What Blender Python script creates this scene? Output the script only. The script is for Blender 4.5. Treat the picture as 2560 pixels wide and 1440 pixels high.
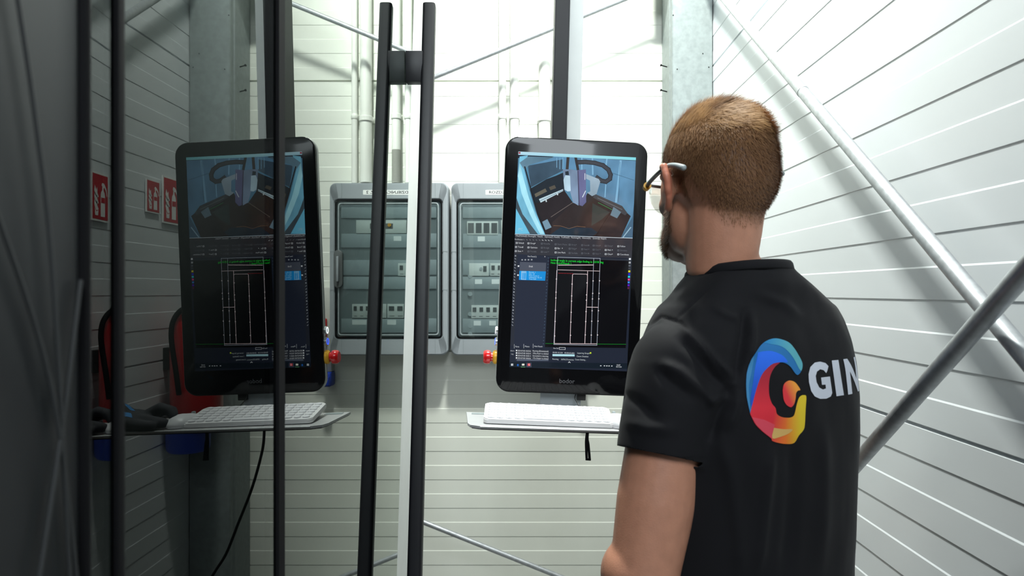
import bpy, bmesh, math, random
import numpy as np
from mathutils import Vector, Matrix, noise
from mathutils.bvhtree import BVHTree
random.seed(4); rng = np.random.default_rng(4)
C = bpy.context.scene.collection
for o in list(bpy.data.objects): bpy.data.objects.remove(o)
PI = math.pi

# ------------------------------------------------------------------ camera
F, CX, CY, H = 1800.0, 1313.0, 728.0, 1.55        # focal length and vanishing point in pixels of a 2560 wide frame; eye height
MX = -0.256                                        # plane of the machine's glass
cam = bpy.data.cameras.new('camera'); co = bpy.data.objects.new('camera', cam); C.objects.link(co)
co.location = (0, 0, H); co.rotation_euler = (PI/2, 0, 0)
cam.sensor_width = 36; cam.lens = 36*F/2560
cam.shift_x = -(CX-1280)/2560; cam.shift_y = (CY-720)/2560
cam.clip_start = .02
cam.dof.use_dof = True; cam.dof.focus_distance = 1.55; cam.dof.aperture_fstop = 7.5
bpy.context.scene.camera = co

def at(px, py, y):
    return Vector(((px-CX)/F*y, y, H-(py-CY)/F*y))

# ------------------------------------------------------------------ light
vs = bpy.context.scene.view_settings
vs.view_transform = 'Standard'; vs.look = 'None'; vs.gamma = 1; vs.use_curve_mapping = False; vs.exposure = 0
w = bpy.data.worlds.new('world'); bpy.context.scene.world = w; w.use_nodes = True
w.node_tree.nodes['Background'].inputs[0].default_value = (.80, .92, 1, 1)
w.node_tree.nodes['Background'].inputs[1].default_value = .16
def area(name, loc, aim, sx, sy, power, col):
    l = bpy.data.lights.new(name, 'AREA'); l.shape = 'RECTANGLE'; l.size = sx; l.size_y = sy
    l.energy = power; l.color = col
    o = bpy.data.objects.new(name, l); C.objects.link(o); o.location = loc
    o.rotation_euler = (Vector(aim)-Vector(loc)).to_track_quat('-Z', 'Y').to_euler()
    return o
area('hall_lamp', (.05, 1.62, H+1.93), (.15, 2.0, H-.6), .17, .17, 86, (.96, 1, .94))
area('added_fill_light', (.25, -1.6, H+1.9), (.3, 2.0, H-.2), 1.2, 1.2, 72, (.88, .955, 1))  # added cool fill from behind the camera to brighten walls, not a known lamp

# ------------------------------------------------------------------ materials
def srgb(r, g, b):
    f = lambda c: (c/255/12.92 if c/255 <= .04045 else ((c/255+.055)/1.055)**2.4)
    return (f(r), f(g), f(b), 1)
def mat(name, col, rough=.5, metal=0, var=0, scale=30, bump=0, bscale=200, emit=0, coat=0, spec=.5, stretch=(1,1,1)):
    m = bpy.data.materials.new(name); m.use_nodes = True; nt = m.node_tree; p = nt.nodes['Principled BSDF']
    col = tuple(col)+(1,) if len(col) == 3 else col
    p.inputs['Base Color'].default_value = col; p.inputs['Roughness'].default_value = rough
    p.inputs['Metallic'].default_value = metal; p.inputs['Specular IOR Level'].default_value = spec
    p.inputs['Coat Weight'].default_value = coat; p.inputs['Coat Roughness'].default_value = .03
    if emit: p.inputs['Emission Color'].default_value = col; p.inputs['Emission Strength'].default_value = emit
    if var or bump:
        tc = nt.nodes.new('ShaderNodeTexCoord'); mp = nt.nodes.new('ShaderNodeMapping'); mp.inputs['Scale'].default_value = stretch
        nt.links.new(tc.outputs['Object'], mp.inputs[0])
    if var:
        n = nt.nodes.new('ShaderNodeTexNoise'); n.inputs['Scale'].default_value = scale; n.inputs['Detail'].default_value = 6
        nt.links.new(mp.outputs[0], n.inputs['Vector'])
        r = nt.nodes.new('ShaderNodeMapRange'); r.inputs[1].default_value = .3; r.inputs[2].default_value = .7
        r.inputs[3].default_value = 1-var; r.inputs[4].default_value = 1+var
        nt.links.new(n.outputs[0], r.inputs[0])
        mx = nt.nodes.new('ShaderNodeVectorMath'); mx.operation = 'SCALE'; mx.inputs[0].default_value = col[:3]
        nt.links.new(r.outputs[0], mx.inputs['Scale']); nt.links.new(mx.outputs[0], p.inputs['Base Color'])
    if bump:
        n = nt.nodes.new('ShaderNodeTexNoise'); n.inputs['Scale'].default_value = bscale; n.inputs['Detail'].default_value = 3
        nt.links.new(mp.outputs[0], n.inputs['Vector'])
        b = nt.nodes.new('ShaderNodeBump'); b.inputs['Strength'].default_value = bump; b.inputs['Distance'].default_value = .002
        nt.links.new(n.outputs[0], b.inputs['Height']); nt.links.new(b.outputs[0], p.inputs['Normal'])
    return m
def vcol(name, rough=.5, emit=False, spec=.5, coat=0):
    m = bpy.data.materials.new(name); m.use_nodes = True; nt = m.node_tree; p = nt.nodes['Principled BSDF']
    a = nt.nodes.new('ShaderNodeAttribute'); a.attribute_name = 'Col'
    p.inputs['Roughness'].default_value = rough; p.inputs['Specular IOR Level'].default_value = spec
    if emit:
        p.inputs['Base Color'].default_value = (.004, .004, .005, 1)
        nt.links.new(a.outputs['Color'], p.inputs['Emission Color']); p.inputs['Emission Strength'].default_value = 1
    else: nt.links.new(a.outputs['Color'], p.inputs['Base Color'])
    p.inputs['Coat Weight'].default_value = coat; p.inputs['Coat Roughness'].default_value = .02
    return m
M = dict(
    wall=mat('wall_panel', (.73, .75, .68), .42, var=.03, scale=6, stretch=(1, 1, .3)),
    wallr=mat('wall_panel_side', (.74, .775, .80), .34, var=.03, scale=5, stretch=(1, .3, 1)),
    floor=mat('concrete', (.28, .28, .27), .7, var=.2, scale=6),
    galv=mat('galvanised_steel', (.25, .285, .285), .55, metal=.25, var=.12, scale=55, bump=.1, bscale=90),
    rod=mat('galvanised_tube', (.40, .42, .44), .42, metal=.6, var=.15, scale=70),
    pipe=mat('white_pvc', (.72, .73, .68), .4),
    corr=mat('grey_corrugated_pvc', (.42, .42, .38), .5),
    black=mat('black_powder_coat', (.009, .0095, .012), .45, bump=.05, bscale=1400, spec=.3),
    blackp=mat('black_plastic', (.012, .012, .013), .3),
    bezel=mat('monitor_glass_bezel', (.006, .006, .007), .07, spec=.25),
    alu=mat('satin_aluminium', (.62, .63, .63), .35, metal=.7),
    white=mat('white_paint', (.74, .77, .76), .45, var=.02, scale=20),
    key=mat('white_key_plastic', (.72, .72, .75), .4),
    kb=mat('white_keyboard_plastic', (.70, .69, .70), .42),
    traym=mat('tray_plate', (.52, .52, .53), .35, metal=.3, var=.05),
    dark=mat('dark_interior_paint', (.02, .022, .023), .6),
    side=mat('graphite_sheet', (.011, .014, .016), .5, var=.25, scale=4, stretch=(1, 1, .2)),
    rubber=mat('black_rubber', (.006, .006, .007), .8, spec=.12),
    cab=mat('grey_cabinet_plastic', (.29, .32, .34), .42, var=.03, scale=20),
    cabin=mat('grey_cabinet_inlay', (.34, .39, .40), .5),
    cabin2=mat('dark_cabinet_recess', (.21, .245, .25), .6),
    brk=mat('breaker_plastic', (.62, .65, .62), .45),
    brkd=mat('breaker_window', (.09, .10, .10), .4),
    lab=mat('white_label', (.85, .86, .84), .6),
    ink=mat('label_ink', (.05, .05, .06), .6),
    yellow=mat('yellow_plastic', (.80, .42, .02), .4),
    red=mat('red_plastic', (.62, .01, .012), .22, coat=.4),
    redp=mat('red_enamel', (.42, .010, .014), .3, coat=.3),
    sred=mat('sign_red', (.50, .018, .03), .45),
    blue=mat('blue_plastic', (.012, .05, .42), .35),
    beige=mat('light_grey_box', (.55, .55, .50), .45),
    brass=mat('brass', (.6, .45, .22), .3, metal=.9),
    glove=mat('dark_glove_fabric', (.035, .036, .045), .8, bump=.3, bscale=700),
    glovel=mat('blue_glove_print', (.02, .22, .55), .6),
    skin=mat('skin', (.52, .265, .175), .48, var=.07, scale=60, bump=.12, bscale=500),
    shirt=mat('black_cotton', (.0065, .0065, .0085), .8, bump=.12, bscale=1800, spec=.22),
    jeans=mat('dark_trousers', (.012, .014, .02), .85),
    shoe=mat('black_shoe', (.01, .01, .01), .5),
    lens=None,
)
M['skin'].node_tree.nodes['Principled BSDF'].inputs['Subsurface Weight'].default_value = .12
M['skin'].node_tree.nodes['Principled BSDF'].inputs['Subsurface Radius'].default_value = (.008, .003, .0015)
M['shirt'].node_tree.nodes['Principled BSDF'].inputs['Sheen Weight'].default_value = .04

def glass_mat(name, tint, boost=1.0, ior=1.5, power=1.0):
    """clear pane: reflection of both surfaces of the sheet after Fresnel, the rest goes straight through"""
    m = bpy.data.materials.new(name); m.use_nodes = True; nt = m.node_tree; N = nt.nodes; L = nt.links
    N.remove(N['Principled BSDF']); out = N['Material Output']
    fr = N.new('ShaderNodeFresnel'); fr.inputs[0].default_value = ior
    a = N.new('ShaderNodeMath'); a.operation = 'ADD'; a.inputs[1].default_value = 1
    b = N.new('ShaderNodeMath'); b.operation = 'MULTIPLY'; b.inputs[1].default_value = 2*boost
    d = N.new('ShaderNodeMath'); d.operation = 'DIVIDE'; d.use_clamp = True
    L.new(fr.outputs[0], a.inputs[0]); L.new(fr.outputs[0], b.inputs[0]); L.new(b.outputs[0], d.inputs[0]); L.new(a.outputs[0], d.inputs[1])
    if power != 1:
        e = N.new('ShaderNodeMath'); e.operation = 'POWER'; e.inputs[1].default_value = power; L.new(d.outputs[0], e.inputs[0])
        d = N.new('ShaderNodeMath'); d.operation = 'MULTIPLY'; d.use_clamp = True; d.inputs[1].default_value = 1.60; L.new(e.outputs[0], d.inputs[0])
    t = N.new('ShaderNodeBsdfTransparent'); t.inputs[0].default_value = (*tint, 1)
    g = N.new('ShaderNodeBsdfGlossy'); g.inputs['Roughness'].default_value = 0; g.inputs[0].default_value = (.95, 1, .97, 1)
    mx = N.new('ShaderNodeMixShader'); L.new(d.outputs[0], mx.inputs[0]); L.new(t.outputs[0], mx.inputs[1]); L.new(g.outputs[0], mx.inputs[2])
    L.new(mx.outputs[0], out.inputs[0]); return m
def clear_mat(name, tint):
    m = bpy.data.materials.new(name); m.use_nodes = True; nt = m.node_tree
    nt.nodes.remove(nt.nodes['Principled BSDF'])
    t = nt.nodes.new('ShaderNodeBsdfTransparent'); t.inputs[0].default_value = (*tint, 1)
    nt.links.new(t.outputs[0], nt.nodes['Material Output'].inputs[0]); return m
M['glass'] = glass_mat('machine_glass', (.55, .6, .58), 1.0, 1.3, 1.42)
M['glassback'] = clear_mat('machine_glass_inner_face', (.8, .85, .82))
M['smoke'] = glass_mat('smoked_cabinet_window', (.90, .95, .95), .7)
M['smokeback'] = clear_mat('cabinet_window_inner_face', (.96, .98, .98))
M['lens'] = glass_mat('clear_lens', (.94, .95, .96), .5)
M['clearp'] = glass_mat('clear_plastic', (.8, .82, .82), 1)

# ------------------------------------------------------------------ helpers
def link(name, bm, m, parent=None, smooth=False, loc=None):
    me = bpy.data.meshes.new(name); bmesh.ops.recalc_face_normals(bm, faces=bm.faces[:]); bm.to_mesh(me); bm.free()
    for x in (m if isinstance(m, (list, tuple)) else [m]): me.materials.append(x)
    o = bpy.data.objects.new(name, me); C.objects.link(o)
    if parent: o.parent = parent
    if loc is not None: o.location = loc
    if smooth:
        for p in me.polygons: p.use_smooth = True
        if smooth != True: me.set_sharp_from_angle(angle=math.radians(smooth))
    return o
def tag(o, label=None, cat=None, group=None, kind=None):
    if label: o['label'] = label
    if cat: o['category'] = cat
    if group: o['group'] = group
    if kind: o['kind'] = kind
    return o
def empty(name, loc=(0,0,0), rot=(0,0,0)):
    o = bpy.data.objects.new(name, None); C.objects.link(o); o.location = loc; o.rotation_euler = rot; o.empty_display_size = .05
    return o
def box(bm, x0, x1, y0, y1, z0, z1, bevel=0, seg=2, mi=0):
    v = [bm.verts.new((x, y, z)) for x in (x0, x1) for y in (y0, y1) for z in (z0, z1)]
    q = [(0,1,3,2),(4,6,7,5),(0,4,5,1),(2,3,7,6),(0,2,6,4),(1,5,7,3)]
    fs = [bm.faces.new([v[i] for i in f]) for f in q]
    for f in fs: f.material_index = mi
    bmesh.ops.recalc_face_normals(bm, faces=fs)
    if bevel:
        es = {e for f in fs for e in f.edges}
        bmesh.ops.bevel(bm, geom=list(es), offset=bevel, segments=seg, affect='EDGES', profile=.5)
    return v
def obox(name, m, parent, *a, bevel=0, smooth=None, **k):
    bm = bmesh.new(); box(bm, *a, bevel=bevel); return link(name, bm, m, parent, smooth=smooth if smooth is not None else (40 if bevel else False), **k)
def rring(w, h, r, n=8):
    """rounded rectangle outline, centred, counter-clockwise in (x,z)"""
    pts = []
    for cx, cz, a0 in ((w/2-r, h/2-r, 0), (-w/2+r, h/2-r, PI/2), (-w/2+r, -h/2+r, PI), (w/2-r, -h/2+r, 3*PI/2)):
        for i in range(n+1):
            a = a0+PI/2*i/n; pts.append((cx+r*math.cos(a), cz+r*math.sin(a)))
    return pts
def slab(bm, pts, y0, y1, bevel=0, seg=3):
    """closed prism: outline in (x,z), from y0 (front) to y1"""
    a = [bm.verts.new((x, y0, z)) for x, z in pts]; b = [bm.verts.new((x, y1, z)) for x, z in pts]
    n = len(pts); f0 = bm.faces.new(a); f1 = bm.faces.new(b[::-1])
    for i in range(n): bm.faces.new((a[i], a[(i+1) % n], b[(i+1) % n], b[i]))
    bmesh.ops.recalc_face_normals(bm, faces=bm.faces[:])
    if bevel: bmesh.ops.bevel(bm, geom=list(f0.edges)+list(f1.edges), offset=bevel, segments=seg, affect='EDGES', profile=.5)
def frame(bm, outer, inner, y0, y1):
    n = len(outer); V = [[bm.verts.new((x, y, z)) for x, z in p] for p, y in ((outer, y0), (inner, y0), (inner, y1), (outer, y1))]
    for k in range(4):
        A, B = V[k], V[(k+1) % 4]
        for i in range(n): bm.faces.new((A[i], A[(i+1) % n], B[(i+1) % n], B[i]))
def tube(bm, pts, r, n=12, cap=True):
    pts = [Vector(p) for p in pts]; rs = r if isinstance(r, (list, tuple)) else [r]*len(pts)
    rings = []; up = Vector((0, 0, 1)); prev = None
    for i, p in enumerate(pts):
        d = (pts[min(i+1, len(pts)-1)]-pts[max(i-1, 0)]).normalized()
        if prev is None:
            s = d.cross(up if abs(d.z) < .9 else Vector((1, 0, 0))).normalized()
        else: s = (prev-d*prev.dot(d)).normalized()
        t = d.cross(s); prev = s
        rings.append([bm.verts.new(p+(s*math.cos(2*PI*k/n)+t*math.sin(2*PI*k/n))*rs[i]) for k in range(n)])
    for a, b in zip(rings, rings[1:]):
        for k in range(n): bm.faces.new((a[k], a[(k+1) % n], b[(k+1) % n], b[k]))
    if cap: bm.faces.new(rings[0][::-1]); bm.faces.new(rings[-1])
def otube(name, m, parent, pts, r, n=14, **k):
    bm = bmesh.new(); tube(bm, pts, r, n); return link(name, bm, m, parent, smooth=50, **k)
def curve_pts(pts, n=10):
    pts = [Vector(p) for p in pts]; out = []
    for i in range(len(pts)-1):
        p0, p1, p2, p3 = pts[max(i-1, 0)], pts[i], pts[i+1], pts[min(i+2, len(pts)-1)]
        for k in range(n):
            t = k/n
            out.append(.5*((2*p1)+(p2-p0)*t+(2*p0-5*p1+4*p2-p3)*t*t+(3*p1-p0-3*p2+p3)*t**3))
    out.append(pts[-1]); return out
def lathe(bm, prof, loc=(0,0,0), n=32, axis='Z'):
    rings = []
    for r, z in prof:
        ring = []
        for k in range(n):
            a = 2*PI*k/n; c, s = r*math.cos(a), r*math.sin(a)
            p = (c, s, z) if axis == 'Z' else ((z, c, s) if axis == 'X' else (c, z, s))
            ring.append(bm.verts.new(Vector(loc)+Vector(p)))
        rings.append(ring)
    for a, b in zip(rings, rings[1:]):
        for k in range(n): bm.faces.new((a[k], a[(k+1) % n], b[(k+1) % n], b[k]))
    bm.faces.new(rings[0][::-1]); bm.faces.new(rings[-1])
def text_geo(s, size, align='CENTER', bold=0.0, width=None):
    cu = bpy.data.curves.new('t', 'FONT'); cu.body = s; cu.size = size; cu.align_x = align; cu.align_y = 'CENTER'; cu.offset = bold; cu.resolution_u = 3
    o = bpy.data.objects.new('t', cu); C.objects.link(o); dg = bpy.context.evaluated_depsgraph_get()
    me = bpy.data.meshes.new_from_object(o.evaluated_get(dg))
    vs_ = [tuple(v.co[:2]) for v in me.vertices]; fs = [tuple(p.vertices) for p in me.polygons]
    bpy.data.objects.remove(o); bpy.data.curves.remove(cu); bpy.data.meshes.remove(me)
    if width and vs_:
        x0 = min(v[0] for v in vs_); x1 = max(v[0] for v in vs_); k = width/(x1-x0)
        vs_ = [(v[0]*k, v[1]) for v in vs_]
    return vs_, fs
def text_obj(name, s, size, m, parent, fn, **k):
    """fn maps the lettering's flat (x, y) to a point; a few tenths of a millimetre thick"""
    v, f = text_geo(s, size, **k); bm = bmesh.new(); V = [bm.verts.new(fn(*p)) for p in v]
    for q in f:
        try: bm.faces.new([V[i] for i in q])
        except ValueError: pass
    me_faces = bm.faces[:]
    return link(name, bm, m, parent)

# ------------------------------------------------------------------ shell: panel walls with ribs
WY, WX = 2.667, .648                                # back wall and right wall
def rib_profile(z0, z1):
    """(z, depth) going down; depth > 0 goes into the wall"""
    P = 1.0; s = P/9.5; J = H+.779
    ev = []
    k0 = math.ceil((z1-J)/P)+1
    for k in range(-1, 6):
        j = J+(k0-k)*P
        ev.append((j, 'j'))
        for i in range(10):
            zz = j-.056-i*s
            if zz > j-P+.02: ev.append((zz, 'd'))
            zz = j-.056-(i+.5)*s
            if zz > j-P+.02: ev.append((zz, 'u'))
    ev = sorted([e for e in ev if z0+.01 < e[0] < z1-.01], reverse=True)
    pts = [(z1, .0013)]; d = .0013
    for z, t in ev:
        if t == 'j':
            pts += [(z+.003, d), (z+.0025, .009), (z-.0025, .009), (z-.004, 0)]; d = 0
        elif t == 'd': pts += [(z+.0006, d), (z-.0006, .0013)]; d = .0013
        else: pts += [(z+.0014, d), (z-.0014, 0)]; d = 0
    pts.append((z0, d)); return pts
def ribwall(name, axis, a0, a1, m):
    bm = bmesh.new(); pr = rib_profile(0, 3.7); n = 2
    for i in range(len(pr)-1):
        (za, da), (zb, db) = pr[i], pr[i+1]
        if axis == 'y': q = [(a0, WY+da, za), (a1, WY+da, za), (a1, WY+db, zb), (a0, WY+db, zb)]
        else: q = [(WX+da, a0, za), (WX+da, a1, za), (WX+db, a1, zb), (WX+db, a0, zb)]
        bm.faces.new([bm.verts.new(p) for p in q])
    # back of the panel
    t = .1
    if axis == 'y': box(bm, a0, a1, WY+.012, WY+t, 0, 3.7)
    else: box(bm, WX+.012, WX+t, a0, a1, 0, 3.7)
    me = bpy.data.meshes.new(name); bm.to_mesh(me); bm.free(); me.materials.append(m)
    o = bpy.data.objects.new(name, me); C.objects.link(o); tag(o, kind='structure'); return o
ribwall('wall_back', 'y', -2.0, WX+.02, M['wall'])
ribwall('wall_right', 'x', -1.6, WY+.02, M['wallr'])
bm = bmesh.new(); box(bm, -2.0, WX, -1.6, WY, -.1, 0); tag(link('floor', bm, M['floor']), kind='structure')

# steel column in the corner
col = empty('steel_column', (0, 0, 0)); tag(col, 'galvanised steel column in the corner between the two panel walls', 'column')
CF = 2.483
bm = bmesh.new()
prof = [(.506, WY-.004), (.506, CF+.044), (.511, CF+.040), (.511, CF+.030), (.506, CF+.024), (.506, CF+.004), (.510, CF), (.645, CF), (.645, WY-.004)]
vb = [[bm.verts.new((x, y, z)) for x, y in prof] for z in (0.0, 3.65)]
for i in range(len(prof)): bm.faces.new((vb[0][i], vb[0][(i+1) % len(prof)], vb[1][(i+1) % len(prof)], vb[1][i]))
bm.faces.new(vb[0]); bm.faces.new(vb[1][::-1]); link('shaft', bm, M['galv'], col)
for py in (168, 230):
    p = at(1666, py, 2.57); p.x = .506
    bm = bmesh.new(); tube(bm, [p+Vector((.004, 0, 0)), p+Vector((-.022, -.008, .004))], .0022, 8)
    tube(bm, [p+Vector((-.022, -.008, .004)), p+Vector((-.024, -.009, .0045))], .0045, 8)
    link('screw', bm, M['rubber'], col)
for px, py in ((1757, 134), (1772, 168), (1693, 173), (1683, 38)):
    p = at(px, py, CF); bm = bmesh.new(); tube(bm, [p+Vector((0, .002, 0)), p+Vector((0, -.001, 0))], .002, 8); link('rivet', bm, M['rubber'], col)

# bracing rods
def rod(name, pts, r, label, group):
    o = otube(name, M['rod'], None, pts, r, 20); tag(o, label, 'rod', group); return o
yb = 2.535
a, b = at(1088, 192, yb), at(1385, 70, yb)
d = (b-a)/(b.x-a.x)
r1 = rod('brace_rod', [a-d*.7, a+d*(.515-a.x)], .0088, 'thin galvanised brace rod rising across the top of the back wall', 'diagonal brace rods')
yb = 2.50
a, b = at(1058, 1305, yb), at(1395, 1440, yb); d = (b-a)/(b.x-a.x)
rod('brace_rod', [a-d*.5, a+d*(.50-a.x)], .0088, 'thin galvanised brace rod sloping down across the bottom of the back wall', 'diagonal brace rods')
def on_x(px, py, X):
    y = X*F/(px-CX); return at(px, py, y)
X1 = .596
a, b = on_x(1810, -5, X1), on_x(2500, 815, X1); d = b-a
r3 = rod('brace_tube', [a-d*.5, b+d*.55], .0125, 'pale galvanised tube sloping down to the right along the side wall', 'brace tubes on the side wall')
bm = bmesh.new(); p = a+d*.487; tube(bm, [p-d*.004, p+d*.004], .0131, 20); link('coupling', bm, M['rod'], r3, smooth=50)
X2 = .566
a, b = on_x(2560, 680, X2), on_x(2130, 1172, X2); d = b-a
rod('brace_tube', [a-d*2.6, b+d*1.6], .0125, 'shaded galvanised tube crossing in front of the other one beside the back of the person', 'brace tubes on the side wall')
# gusset plate the upper rod runs to
g = obox('gusset_plate', M['galv'], None, .42, .506, 2.53, 2.536, H+1.04, H+1.20); tag(g, 'small steel plate holding the upper rod to the column above the view', 'bracket')

# conduits on the wall
def conduit(px, wpx, clampy, label, z0=None, corr=None):
    r = wpx/675/2; y = WY-r-.012; x = (px-CX)/F*y
    zb = H-(455-CY)/F*(WY-.05) if z0 is None else z0
    o = empty('conduit', (x, y, zb)); tag(o, label, 'pipe', 'white conduits above the cabinets')
    zt = 3.6
    if corr:
        zc = H-(375-CY)/F*y
        bm = bmesh.new(); tube(bm, [(0, 0, zc-zb), (0, 0, zt-zb)], r, 20); link('pipe', bm, M['pipe'], o, smooth=50)
        pr = []; z = 0; L_ = zc-zb; n = 34
        for i in range(n): pr += [(r*1.02, L_*i/n), (r*1.02, L_*(i+.5)/n), (r*.9, L_*(i+.55)/n), (r*.9, L_*(i+.95)/n)]
        bm = bmesh.new(); lathe(bm, pr, n=20); link('corrugated_sleeve', bm, M['corr'], o, smooth=30)
    else:
        bm = bmesh.new(); tube(bm, [(0, 0, 0), (0, 0, zt-zb)], r, 20); link('pipe', bm, M['pipe'], o, smooth=50)
    for cy in (clampy, clampy-560):
        zc = H-(cy-CY)/F*y-zb
        bm = bmesh.new(); lathe(bm, [(r*1.12, zc-.009), (r*1.18, zc-.008), (r*1.18, zc+.008), (r*1.12, zc+.009)], n=20)
        box(bm, -r*1.2, r*1.2, r*.6, r+.012, zc-.009, zc+.009, .001); link('clamp', bm, M['pipe'], o, smooth=40)
conduit(1256, 18, 292, 'thin white conduit, nearest the door handle, running down to the cabinets')
conduit(1286, 22, 292, 'white conduit with a grey ribbed sleeve at its lower end', corr=True)
conduit(1361, 29, 298, 'widest white conduit, just left of the black monitor post')
conduit(1391, 15, 292, 'thin white conduit right beside the widest one, behind the black post')

# ------------------------------------------------------------------ electrical cabinets
def make_cabinet():
    yf = 2.571; W, Hh, D = 318/700, 433/700, WY-2.571
    root = empty('electrical_cabinet', (0, 0, 0))
    # local: x from centre, z from centre, y=0 front, y=D wall
    k = 1/700
    bm = bmesh.new(); slab(bm, rring(W, Hh, .022), .012, D-.001, .004); link('housing', bm, M['cab'], root, smooth=40)
    wi, hi = 290*k, 349*k
    bm = bmesh.new(); frame(bm, rring(W-.004, Hh-.004, .022), rring(wi, hi, .014), 0, .014)
    bmesh.ops.bevel(bm, geom=[e for e in bm.edges if all(abs(v.co.y) < 1e-5 for v in e.verts) and len(e.link_faces) == 2 and abs(e.link_faces[0].normal.dot(e.link_faces[1].normal)) < .5], offset=.003, segments=2, affect='EDGES')
    fr = link('front_frame', bm, M['cab'], root, smooth=40)
    for z in (.062, -.075):
        obox('seam', M['cabin2'], fr, wi/2+.001, W/2-.003, -.0006, .002, z-.0008, z+.0008)
        obox('seam', M['cabin2'], fr, -W/2+.003, -wi/2-.001, -.0006, .002, z-.0008, z+.0008)
    for x in (W/2-.045, -W/2+.045):
        obox('seam', M['cabin2'], fr, x-.0006, x+.0006, -.0006, .002, hi/2+.003, Hh/2-.004)
        obox('seam', M['cabin2'], fr, x-.0006, x+.0006, -.0006, .002, -Hh/2+.004, -hi/2-.003)
    # inside
    def Z(py): return (672.5-py)*k*1.0
    bm = bmesh.new(); box(bm, -wi/2+.012, wi/2-.012, .010, .012, -hi/2+.010, hi/2-.010); link('back_inlay', bm, M['cabin2'], root)
    for z1, z0, m in ((584, 619, 'cabin'), (650, 688, 'cabin'), (692, 723, 'cabin'), (797, 832, 'cabin'), (512, 545, 'cabin')):
        obox('cover_strip', M[m], root, -wi/2+.022, wi/2-.022, .0055, .011, Z(z0), Z(z1), bevel=.001)
    # window rebate and pane
    bm = bmesh.new(); frame(bm, rring(wi, hi, .014), rring(wi-.012, hi-.012, .010), .002, .010); link('gasket', bm, M['rubber'], root)
    bm = bmesh.new(); frame(bm, rring(wi-.026, hi-.026, .010), rring(wi-.032, hi-.032, .009), -.0015, .001); w_ = link('window_rim', bm, M['cabin'], root)
    bm = bmesh.new(); box(bm, -wi/2+.004, wi/2-.004, -.001, .0015, -hi/2+.004, hi/2-.004)
    for f in bm.faces: f.material_index = 0 if f.calc_center_median().y < -.0009 else 1
    me = link('door_window', bm, [M['smoke'], M['smokeback']], root)
    # devices (x in px from the cabinet's centre at 1286)
    def dev(x0, x1, y0, y1, kind):
        a, b = (x0-1286)*k, (x1-1286)*k
        o = obox('circuit_breaker', M['brk'], root, a, b, .0035, .010, Z(y1), Z(y0), bevel=.0012)
        n = max(1, round((b-a)/.0255)); wv = (b-a)/n
        if kind == 'windows':
            for i in range(n): obox('toggle_window', M['brkd'], o, a+wv*i+.004, a+wv*(i+1)-.003, .003, .005, Z(y1)+.006, Z(y0)-.006)
        elif kind == 'toggle':
            for i in range(n):
                obox('toggle', M['brkd'], o, a+wv*i+.005, a+wv*(i+1)-.006, .002, .005, Z(y0)-.024, Z(y0)-.008)
                obox('marking', M['brkd'], o, a+wv*i+.004, a+wv*(i+1)-.008, .0031, .005, Z(y1)+.006, Z(y1)+.008)
        elif kind == 'rcd':
            obox('toggle', M['brkd'], o, b-.020, b-.008, .002, .005, Z(y0)-.030, Z(y0)-.010)
            bm = bmesh.new(); lathe(bm, [(.0055, .001), (.0055, .005)], (b-.028, 0, Z(y0)-.02), 16, 'Y'); link('test_button', bm, M['cabin'], o)
        elif kind == 'yellow':
            for i in range(2): obox('toggle_window', M['brkd'], o, a+.048+.045*i, a+.085+.045*i, .003, .005, Z(y1)+.016, Z(y0)-.012)
            bm = bmesh.new(); lathe(bm, [(.0065, -.001), (.0065, .005)], ((1290-1286)*k+.006, 0, Z(y0)-.018), 16, 'Y'); link('test_button', bm, M['yellow'], o)
        return o
    dev(1167, 1245, 553, 587, 'windows'); dev(1252, 1378, 550, 583, 'yellow')
    dev(1172, 1222, 658, 690, 'rcd'); dev(1225, 1273, 658, 690, 'toggle')
    dev(1178, 1246, 763, 796, 'toggle'); dev(1258, 1300, 760, 795, 'toggle'); dev(1302, 1340, 760, 795, 'rcd'); dev(1342, 1388, 760, 795, 'toggle')
    for x0, x1, y in ((1194, 1212, 597), (1187, 1205, 704), (1229, 1248, 704), (1184, 1202, 808), (1223, 1240, 808), (1265, 1284, 596), (1278, 1300, 806), (1352, 1388, 806)):
        obox('circuit_label', M['lab'], root, (x0-1286)*k, (x1-1286)*k, .0048, .0056, Z(y+6), Z(y-6))
    for y in (655, 700, 750, 780, 800):   # round knock-outs
        bm = bmesh.new(); lathe(bm, [(.008, .004), (.008, .0058)], ((1175-1286)*k, 0, Z(y+35)), 16, 'Y'); link('screw_boss', bm, M['cabin'], root)
    # handle
    hx = (1421-1286)*k
    bm = bmesh.new(); slab(bm, rring(.032, .135, .016), -.010, .004, .003); hd = link('handle', bm, M['brkd'], root, smooth=40, loc=(hx, 0, 0))
    obox('handle_grip', M['cab'], hd, -.004, .004, -.020, -.008, -.045, .045, bevel=.002)
    # label
    for s, x0, x1 in (('ROZDZIELNICA MASZ. 2', 1214, 1360),):
        bm = bmesh.new(); slab(bm, rring((x1-x0)*k, .017, .002), -.0006, .001); lb = link('name_label', bm, M['lab'], root, loc=(((x0+x1)/2-1286)*k, 0, Z(481)))
        text_obj('lettering', s, .0135, M['ink'], lb, lambda x, y: (x, -.0008, y), width=.185, bold=.0004)
    return root
cabp = at(1286, 672.5, 2.571)
cab1 = make_cabinet(); cab1.location = cabp
tag(cab1, 'grey cabinet with smoked window, the one partly behind the monitor', 'electrical cabinet', 'grey electrical cabinets on the back wall')
def copy_tree(o, parent=None):
    c = o.copy(); C.objects.link(c); c.parent = parent
    for ch in list(o.children):
        copy_tree(ch, c)
    return c
cab2 = copy_tree(cab1); cab2.location = cabp-Vector((.4645, 0, -.001))
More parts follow.
